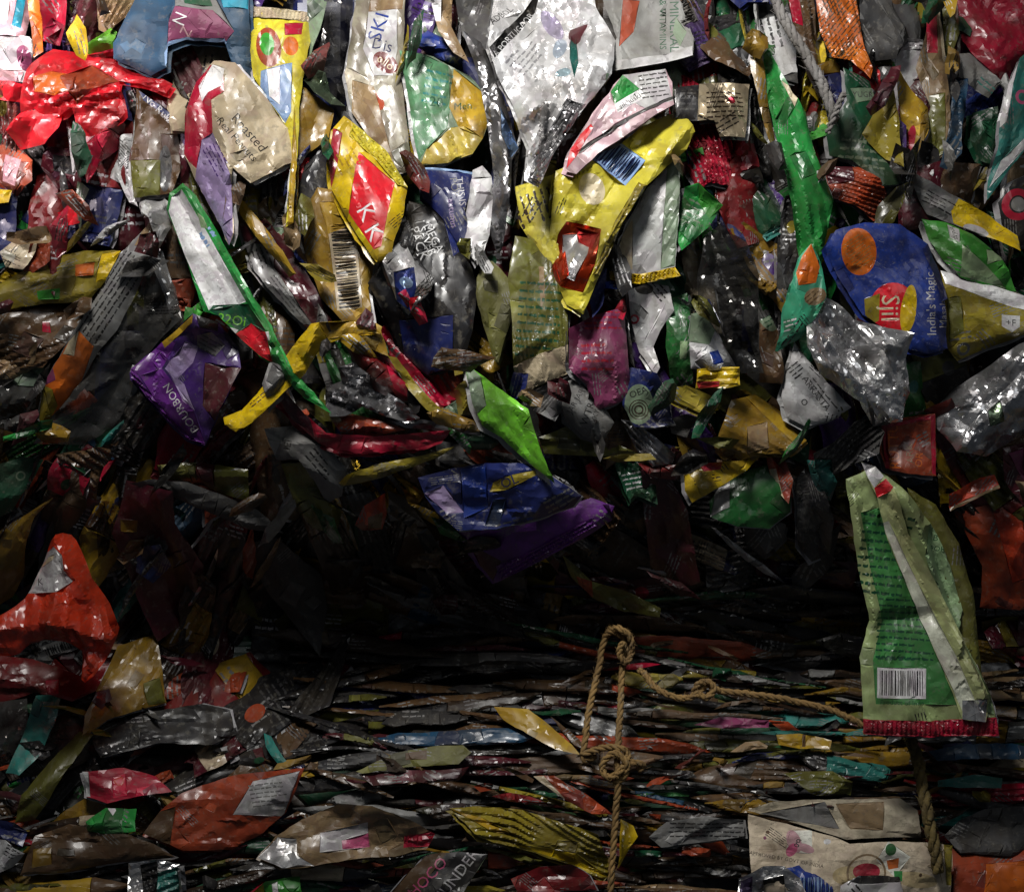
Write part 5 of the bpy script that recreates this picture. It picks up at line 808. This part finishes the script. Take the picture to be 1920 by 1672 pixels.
def hidden(ol):
    a = np.asarray(ol, float); c = a.mean(0); pts = np.concatenate([a, c + (a - c) * .5, [c]]); cov = np.zeros(len(pts), bool)
    x0, y0 = a.min(0); x1, y1 = a.max(0)
    for h, b in zip(HL, BB):
        if b[0] > x1 or b[1] < x0 or b[2] > y1 or b[3] < y0: continue
        cov |= inside(pts[:, 0], pts[:, 1], [h])
    out = (pts[:, 0] < 0) | (pts[:, 0] > 1920) | (pts[:, 1] < 0) | (pts[:, 1] > 1672)
    return (cov & ~out).sum() > .80 * max(1, (~out).sum()) and not out.all()
def pick(rnd, tab):
    t = rnd.uniform(0, sum(w_ for _, w_ in tab)); 
    for c, w_ in tab:
        t -= w_
        if t <= 0: return c
    return tab[-1][0]
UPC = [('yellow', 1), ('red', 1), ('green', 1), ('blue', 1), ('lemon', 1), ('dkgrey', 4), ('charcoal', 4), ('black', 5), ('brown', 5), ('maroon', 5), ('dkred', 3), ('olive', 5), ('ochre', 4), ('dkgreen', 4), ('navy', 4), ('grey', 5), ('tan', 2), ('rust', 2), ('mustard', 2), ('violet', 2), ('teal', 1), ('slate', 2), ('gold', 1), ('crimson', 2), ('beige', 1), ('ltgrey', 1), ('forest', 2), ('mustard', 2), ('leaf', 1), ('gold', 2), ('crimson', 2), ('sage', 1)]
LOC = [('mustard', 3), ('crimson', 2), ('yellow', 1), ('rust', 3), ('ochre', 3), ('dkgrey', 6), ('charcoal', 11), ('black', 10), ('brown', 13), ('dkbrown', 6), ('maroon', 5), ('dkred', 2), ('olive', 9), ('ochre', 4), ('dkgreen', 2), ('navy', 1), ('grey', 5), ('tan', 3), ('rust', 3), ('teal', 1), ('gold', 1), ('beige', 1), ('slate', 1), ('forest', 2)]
def flow(x, y):
    if y < 430: a = 90 + 14 * math.sin(x * .006)
    elif x < 480 and y < 850: a = 48
    elif x > 1450 and y < 850: a = 100 + (x - 1700) * .03
    elif y < 850: a = 112 + 14 * math.sin(x * .01)
    elif x < 560: a = 60 if y < 1250 else 30
    elif y < 1050: a = 150 if x > 700 else 120
    else: a = 172
    return a
rf = random.Random(33)
for k in range(150):
    x, y = rf.uniform(-60, 1980), rf.uniform(-40, 1120 if k < 120 else 1560)
    a = math.radians(flow(x, y) + rf.gauss(0, 14)); ln = rf.uniform(35, 90); wd = rf.uniform(2.5, 8); bd = rf.uniform(-10, 10)
    pts = [(x + u * math.cos(a) - v * math.sin(a), y - (u * math.sin(a) + v * math.cos(a))) for u, v in ((-ln, 0), (-ln * .5, wd + bd * .7), (0, wd + bd), (ln * .5, wd * .8 + bd * .7), (ln, 2), (ln * .9, -2), (ln * .45, -wd * .8 + bd * .7), (0, -wd + bd), (-ln * .5, -wd + bd * .7))]
    if hidden(pts): continue
    col = pick(rf, [('grey', 5), ('ltgrey', 4), ('dkgrey', 4), ('mustard', 2), ('gold', 2), ('dkred', 2), ('olive', 2), ('navy', 1), ('teal', 1), ('white', 1), ('tan', 2), ('black', 3)])
    W('thin_sliver', auto_label(x, y, col, ['sliver', 'thin plastic edge', 'narrow strip'], ['curved', 'shiny', 'short', 'bent']), 'sliver', rf.uniform(4.5, 7.5), pts, col, rf.choice(('film', 'film', 'foil' if 'grey' in col else 'film')), group='thin slivers of plastic caught in the pile', jag=1, amp=.004, folds=3, puff=.014, puffw=8, step=5)
    HERO.pop()
# torn scraps caught over the ends and edges of the bigger pieces
rf = random.Random(5); KEEP = ('green_peak', 'point', 'folded', 'hanging', 'sachet', 'badge', 'lettered', 'bright', 'rope', 'paper', 'orange', 'white', 'mint', 'chips')
for ol, lab, c in list(HERO):
    if any(k in lab for k in KEEP) or c[1] > 1350: continue
    a = np.asarray(ol); q = (a - c); far = np.argsort(-np.hypot(q[:, 0], q[:, 1]))
    tips = [far[0], next((i for i in far if np.hypot(*(a[i] - a[far[0]])) > 60), far[0])]
    for ti in tips:
        if rf.random() > .62: continue
        x, y = a[ti] * .86 + c * .14 + np.array([rf.uniform(-12, 12), rf.uniform(-10, 10)]); n = rf.randint(5, 8); an = math.radians(flow(x, y) + rf.gauss(0, 30)); L_ = rf.uniform(26, 60); W_ = rf.uniform(10, 24)
        pts = []
        for k in range(n):
            t = 2 * math.pi * (k + rf.uniform(-.3, .3)) / n; r_ = rf.uniform(.65, 1.25); u, v = math.cos(t) * L_ * r_, math.sin(t) * W_ * r_
            pts.append((x + u * math.cos(an) - v * math.sin(an), y - (u * math.sin(an) + v * math.cos(an))))
        col = pick(rf, UPC); W('torn_scrap', auto_label(x, y, col, ['torn scrap', 'ragged flap', 'torn corner'], ['angular', 'creased', 'small', 'jagged']), 'scrap', rf.uniform(8.5, 12), pts, col, rf.choice(('film', 'film', 'matte', 'foil' if 'grey' in col else 'film')),
            [('l', x, y, L_, W_, math.degrees(an), 3, rf.choice(('black', 'grey', 'ltgrey')))] if rf.random() < .4 else (), group='torn scraps caught over bigger pieces', jag=1.2, amp=.007, folds=6, tilt=(rf.gauss(0, .2), rf.gauss(0, .2)), puff=.01)
        HERO.pop()
rf = random.Random(21)
cnt = 0
yy = -110
while yy < 1600:
    xx = -150 + rf.uniform(0, 60)
    while xx < 2080:
        x, y = xx + rf.uniform(-40, 40), yy + rf.uniform(-35, 35); xx += 86
        a = math.radians(flow(x, y) + rf.gauss(0, 16)); ln = rf.uniform(80, 165); wd = rf.uniform(20, 50)
        tp = rf.uniform(.45, 1.1); bt = rf.uniform(.3, 1.1); b = rf.uniform(-14, 14)
        loc = [(-ln, -wd * tp), (-ln * .4, -wd + b), (ln * .3, -wd + b), (ln, -wd * bt), (ln * rf.uniform(.85, 1.1), wd * bt), (ln * .3, wd + b), (-ln * .4, wd + b), (-ln * rf.uniform(.9, 1.1), wd * tp), (-ln * rf.uniform(.8, .95), wd * tp * .3)]
        pts = [(x + u * math.cos(a) - v * math.sin(a), y - (u * math.sin(a) + v * math.cos(a))) for u, v in loc]
        if y > 1200 and x > 560: continue
        if hidden(pts): continue
        col = pick(rf, UPC if y < 880 else (SHADEC if y < 1480 and rf.random() < .8 else LOC)); kind = rf.choice(('film', 'film', 'film', 'matte', 'clear' if col in ('grey', 'dkgrey', 'charcoal', 'ltgrey') else 'film', 'foil' if col in ('dkgrey', 'grey') else 'film'))  # below the bulge, mostly dark picks stand in for shade
        marks = []
        if rf.random() < .55:
            c2 = pick(rf, UPC); k1, k2 = sorted((rf.uniform(-.9, .9), rf.uniform(-.9, .9)))
            marks.append(('p', [rot(u, v, x, y, math.degrees(a)) for u, v in ((ln * k1, -wd * 1.5), (ln * k2, -wd * 1.5), (ln * k2 + 8, wd * 1.5), (ln * k1 - 6, wd * 1.5))], c2))
        for _ in range(2):
            u0, v0 = rf.uniform(-.7, .7) * ln, rf.uniform(-.5, .5) * wd; q0 = rot(u0, v0, x, y, math.degrees(a)); marks.append(('l', q0[0], q0[1], rf.uniform(30, 60), rf.uniform(16, 36), math.degrees(a) + rf.choice((0, 90)), rf.randint(2, 4), rf.choice(('black', 'dkgrey', 'grey', 'ltgrey'))))
        if rf.random() < .4: q0 = rot(rf.uniform(-.7, .7) * ln, rf.uniform(-.3, .3) * wd, x, y, math.degrees(a)); marks.append(('e', q0[0], q0[1], rf.uniform(8, 22), rf.uniform(6, 16), math.degrees(a), pick(rf, UPC)))
        if rf.random() < .25: marks.append(('l', x, y, ln, wd * 1.1, math.degrees(a) + rf.choice((0, 90)), 4, rf.choice(('black', 'dkgrey', 'grey'))))
        if rf.random() < .12: marks.append(('b', x + rf.uniform(-20, 20), y, 60, wd * .8, math.degrees(a), 14, 'black', 'grey'))
        form = {'clear': ['crinkled film', 'clear film', 'wrinkled bag'], 'foil': ['foil scrap', 'crushed foil', 'foil sheet']}.get(kind, rf.choice((['wrapper', 'pouch', 'crushed bag'], ['folded sheet', 'plastic scrap', 'wrapper'], ['crushed bag', 'crumpled sheet', 'pouch'])))
        ex = rf.choice((['creased', 'shaded', 'narrow', ''], ['shaded', 'dull', 'creased', ''], ['narrow', 'creased', 'half hidden', '']))
        if marks and marks[0][0] == 'p' and CN[marks[0][2]] != CN[col]: ex = ['%s banded' % CN[marks[0][2]]] + ex
        sl = []
        if rf.random() < .6:
            e_ = rf.choice((-1, 1)); w0 = wd * (tp if e_ < 0 else bt); sl = [('crimped_seal', [rot(u, v, x, y, math.degrees(a)) for u, v in ((e_ * ln, -w0), (e_ * ln * .86, -(w0 * .62 + wd * .3)), (e_ * ln * .86, w0 * .62 + wd * .3), (e_ * ln, w0))], col, kind if kind != 'clear' else 'film', (), (math.degrees(a), 8, .0012))]
        nm_ = {'wrapper': 'crushed_wrapper', 'pouch': 'crushed_pouch', 'bag': 'crushed_bag', 'sheet': 'folded_sheet', 'film': 'crinkled_film', 'scrap': 'foil_scrap', 'foil': 'foil_scrap'}[form[0].split()[-1]]
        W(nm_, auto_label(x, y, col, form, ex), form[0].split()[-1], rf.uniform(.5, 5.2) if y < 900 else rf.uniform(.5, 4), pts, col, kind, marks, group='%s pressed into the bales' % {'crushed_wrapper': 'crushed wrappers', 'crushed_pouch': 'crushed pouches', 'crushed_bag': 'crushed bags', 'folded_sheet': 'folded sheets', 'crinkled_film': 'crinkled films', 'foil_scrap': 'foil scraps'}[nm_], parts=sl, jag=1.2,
          amp=rf.uniform(.006, .012), folds=rf.randint(6, 12), crumple=rf.choice((0, 0, .15, .4)), tilt=(rf.gauss(0, .12), rf.gauss(.05, .12)), puff=.012, pleat=rf.choice((0, 0, .002, .003)), pleatw=rf.uniform(9, 20), step=8)
        HERO.pop(); cnt += 1
    yy += 70
print('upper fillers', cnt)
cnt = 0
yy = 1120
while yy < 1740:
    xx = -140 + rf.uniform(0, 120)
    while xx < 2040:
        ln = rf.uniform(60, 190); x, y = xx + ln * .8, yy + rf.uniform(-8, 8); xx += ln * 1.55
        left = max(0, 1 - x / 520); a = math.radians(rf.gauss(-5 if x > 900 else 3, 8) + left * 16 * (1 if y < 1500 else .4)); wd = rf.choice((rf.uniform(3, 9), rf.uniform(3, 9), rf.uniform(7, 15), rf.uniform(14, 26))); sag = rf.uniform(-8, 10)
        pw = rf.uniform(2.5, 9); n = rf.choice((5, 6, 8)); top = []; bot = []
        for i in range(n):
            t = -1 + 2 * i / (n - 1); pr = (1 - abs(t) ** pw) * wd + 1.5
            top.append((t * ln, pr + sag * (1 - t * t) + rf.choice((-3, -.5, 0, .5, 3)))); bot.append((t * ln, -pr * rf.uniform(.6, 1) + sag * (1 - t * t) + rf.uniform(-1, 1)))
        pts = [rot(u, v, x, y, math.degrees(a)) for u, v in top + bot[::-1]]
        if x < 600 and y < 1540 or (y < 1190 and 560 < x < 1050): continue
        if hidden(pts): continue
        col = pick(rf, SHADEC if (x < 1090 and y < 1500 and rf.random() < .85) or rf.random() < .2 else LOC); kind = rf.choice(('film', 'film', 'matte', 'film', 'foil' if col in ('dkgrey', 'grey') else 'film'))  # left and middle strips get darker picks in place of shade
        marks = []
        if rf.random() < .4:
            c2 = pick(rf, LOC); k1, k2 = sorted((rf.uniform(-.9, .9), rf.uniform(-.9, .9)))
            marks.append(('p', [rot(u, v, x, y, math.degrees(a)) for u, v in ((ln * k1, -60), (ln * k2, -60), (ln * k2 + 20, 60), (ln * k1 - 16, 60))], c2))
        form = rf.choice((['flattened strip', 'layer edge', 'pressed sheet edge'], ['pressed sheet edge', 'flat strip', 'folded edge'], ['folded edge', 'flattened bag', 'strip']))
        ex = rf.choice((['long', 'thin', 'creased', ''], ['thin', 'wavy', 'long', ''], ['creased', 'shaded', 'thin', '']))
        if marks and CN[marks[0][2]] != CN[col]: ex = ['%s banded' % CN[marks[0][2]]] + ex
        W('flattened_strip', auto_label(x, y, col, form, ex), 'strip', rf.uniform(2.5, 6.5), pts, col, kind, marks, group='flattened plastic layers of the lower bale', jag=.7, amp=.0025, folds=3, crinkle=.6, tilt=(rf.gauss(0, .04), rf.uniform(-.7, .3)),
          puff=.014, puffw=wd * .5 + 2, pleat=rf.choice((0, .0008, .0014)), pleatw=rf.uniform(10, 18), step=4.5)
        HERO.pop(); cnt += 1
    yy += 15 if yy > 1200 else 24
print('lower strips', cnt)
rf = random.Random(77)
for k in range(190):
    x, y = rf.uniform(-40, 1960), rf.uniform(1200, 1700)
    if 350 < x < 1050 and y < 1400: continue
    n = rf.randint(5, 8); an = math.radians(rf.gauss(-4, 16)); L_ = rf.uniform(16, 58); W_ = rf.uniform(4, 13); pts = []
    for j in range(n):
        t = 2 * math.pi * (j + rf.uniform(-.3, .3)) / n; r_ = rf.uniform(.6, 1.3); u, v = math.cos(t) * L_ * r_, math.sin(t) * W_ * r_
        pts.append((x + u * math.cos(an) - v * math.sin(an), y - (u * math.sin(an) + v * math.cos(an))))
    if hidden(pts): continue
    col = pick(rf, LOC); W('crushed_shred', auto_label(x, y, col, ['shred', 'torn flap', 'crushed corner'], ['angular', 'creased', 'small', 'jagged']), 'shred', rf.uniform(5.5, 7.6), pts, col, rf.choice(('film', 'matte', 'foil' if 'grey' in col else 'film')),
        group='small shreds sticking out of the lower bale', jag=1.2, amp=.005, folds=5, tilt=(rf.gauss(0, .2), rf.uniform(-.5, .3)), puff=.01, step=5)
    HERO.pop()

# ------------------------------------------------------------------ the mass of the bales behind: crushed plastic nobody could count
def mass(name, y0, y1, x0, x1, back, lift, st=9):
    xs, ys = np.arange(x0, x1, st), np.arange(y0, y1, st); X, Y = np.meshgrid(xs, ys); sh = X.shape; x, y = X.ravel(), Y.ravel()
    rs = np.random.RandomState(3); pts = np.stack([rs.uniform(x0, x1, 900), rs.uniform(y0, y1, 900), rs.uniform(-1, 1, 900)], 1)
    sx = np.where(y < 1130, 1.0, .45); sy = np.where(y < 1130, .55, 1.8); d1 = np.full(len(x), 1e9); d2 = d1.copy(); id1 = np.zeros(len(x), int)
    for i, (a, b, c) in enumerate(pts):
        d = np.hypot((x - a) * sx, (y - b) * sy); m = d < d1; d2 = np.where(m, d1, np.minimum(d2, d)); id1 = np.where(m, i, id1); d1 = np.where(m, d, d1)
    h = np.minimum(d2 - d1, 30) / 30 * .014 + pts[id1, 2] * .006
    Wp = world(x, y, G(x, y) + lift, h); n = len(Wp); nx = sh[1]; ny = sh[0]
    Fq = [(r_ * nx + c, (r_ + 1) * nx + c, (r_ + 1) * nx + c + 1, r_ * nx + c + 1) for r_ in range(ny - 1) for c in range(nx - 1)]
    V = Wp.tolist(); mi = (id1 % 9)
    ring = [c for c in range(nx)] + [r_ * nx + nx - 1 for r_ in range(1, ny)] + [(ny - 1) * nx + c for c in range(nx - 2, -1, -1)] + [r_ * nx for r_ in range(ny - 2, 0, -1)]
    b0 = len(V); V += [(V[i][0], back, V[i][2]) for i in ring]; k = len(ring)
    sides = [(ring[i], ring[(i + 1) % k], b0 + (i + 1) % k, b0 + i) for i in range(k)]; F = Fq + sides + [tuple(b0 + i for i in range(k))[::-1]]
    me = bpy.data.meshes.new(name); me.from_pydata(V, [], F)
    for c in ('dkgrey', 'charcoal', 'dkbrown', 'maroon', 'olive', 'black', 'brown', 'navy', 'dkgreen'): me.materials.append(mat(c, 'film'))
    uvl = me.uv_layers.new(name='sheet'); lv = np.zeros(len(me.loops), np.int32); me.loops.foreach_get('vertex_index', lv); co = np.array(V)[:, [0, 2]]; uvl.data.foreach_set('uv', co[lv].astype(np.float32).ravel())
    q = np.array([mi[f[0]] if i < len(Fq) else 1 for i, f in enumerate(F)], np.int32); me.polygons.foreach_set('material_index', q); me.update()
    o = bpy.data.objects.new(name, me); COL.objects.link(o); o['kind'] = 'stuff'; o['label'] = 'countless crushed plastic scraps packed deep inside the bales'; o['category'] = 'plastic waste'
    return o
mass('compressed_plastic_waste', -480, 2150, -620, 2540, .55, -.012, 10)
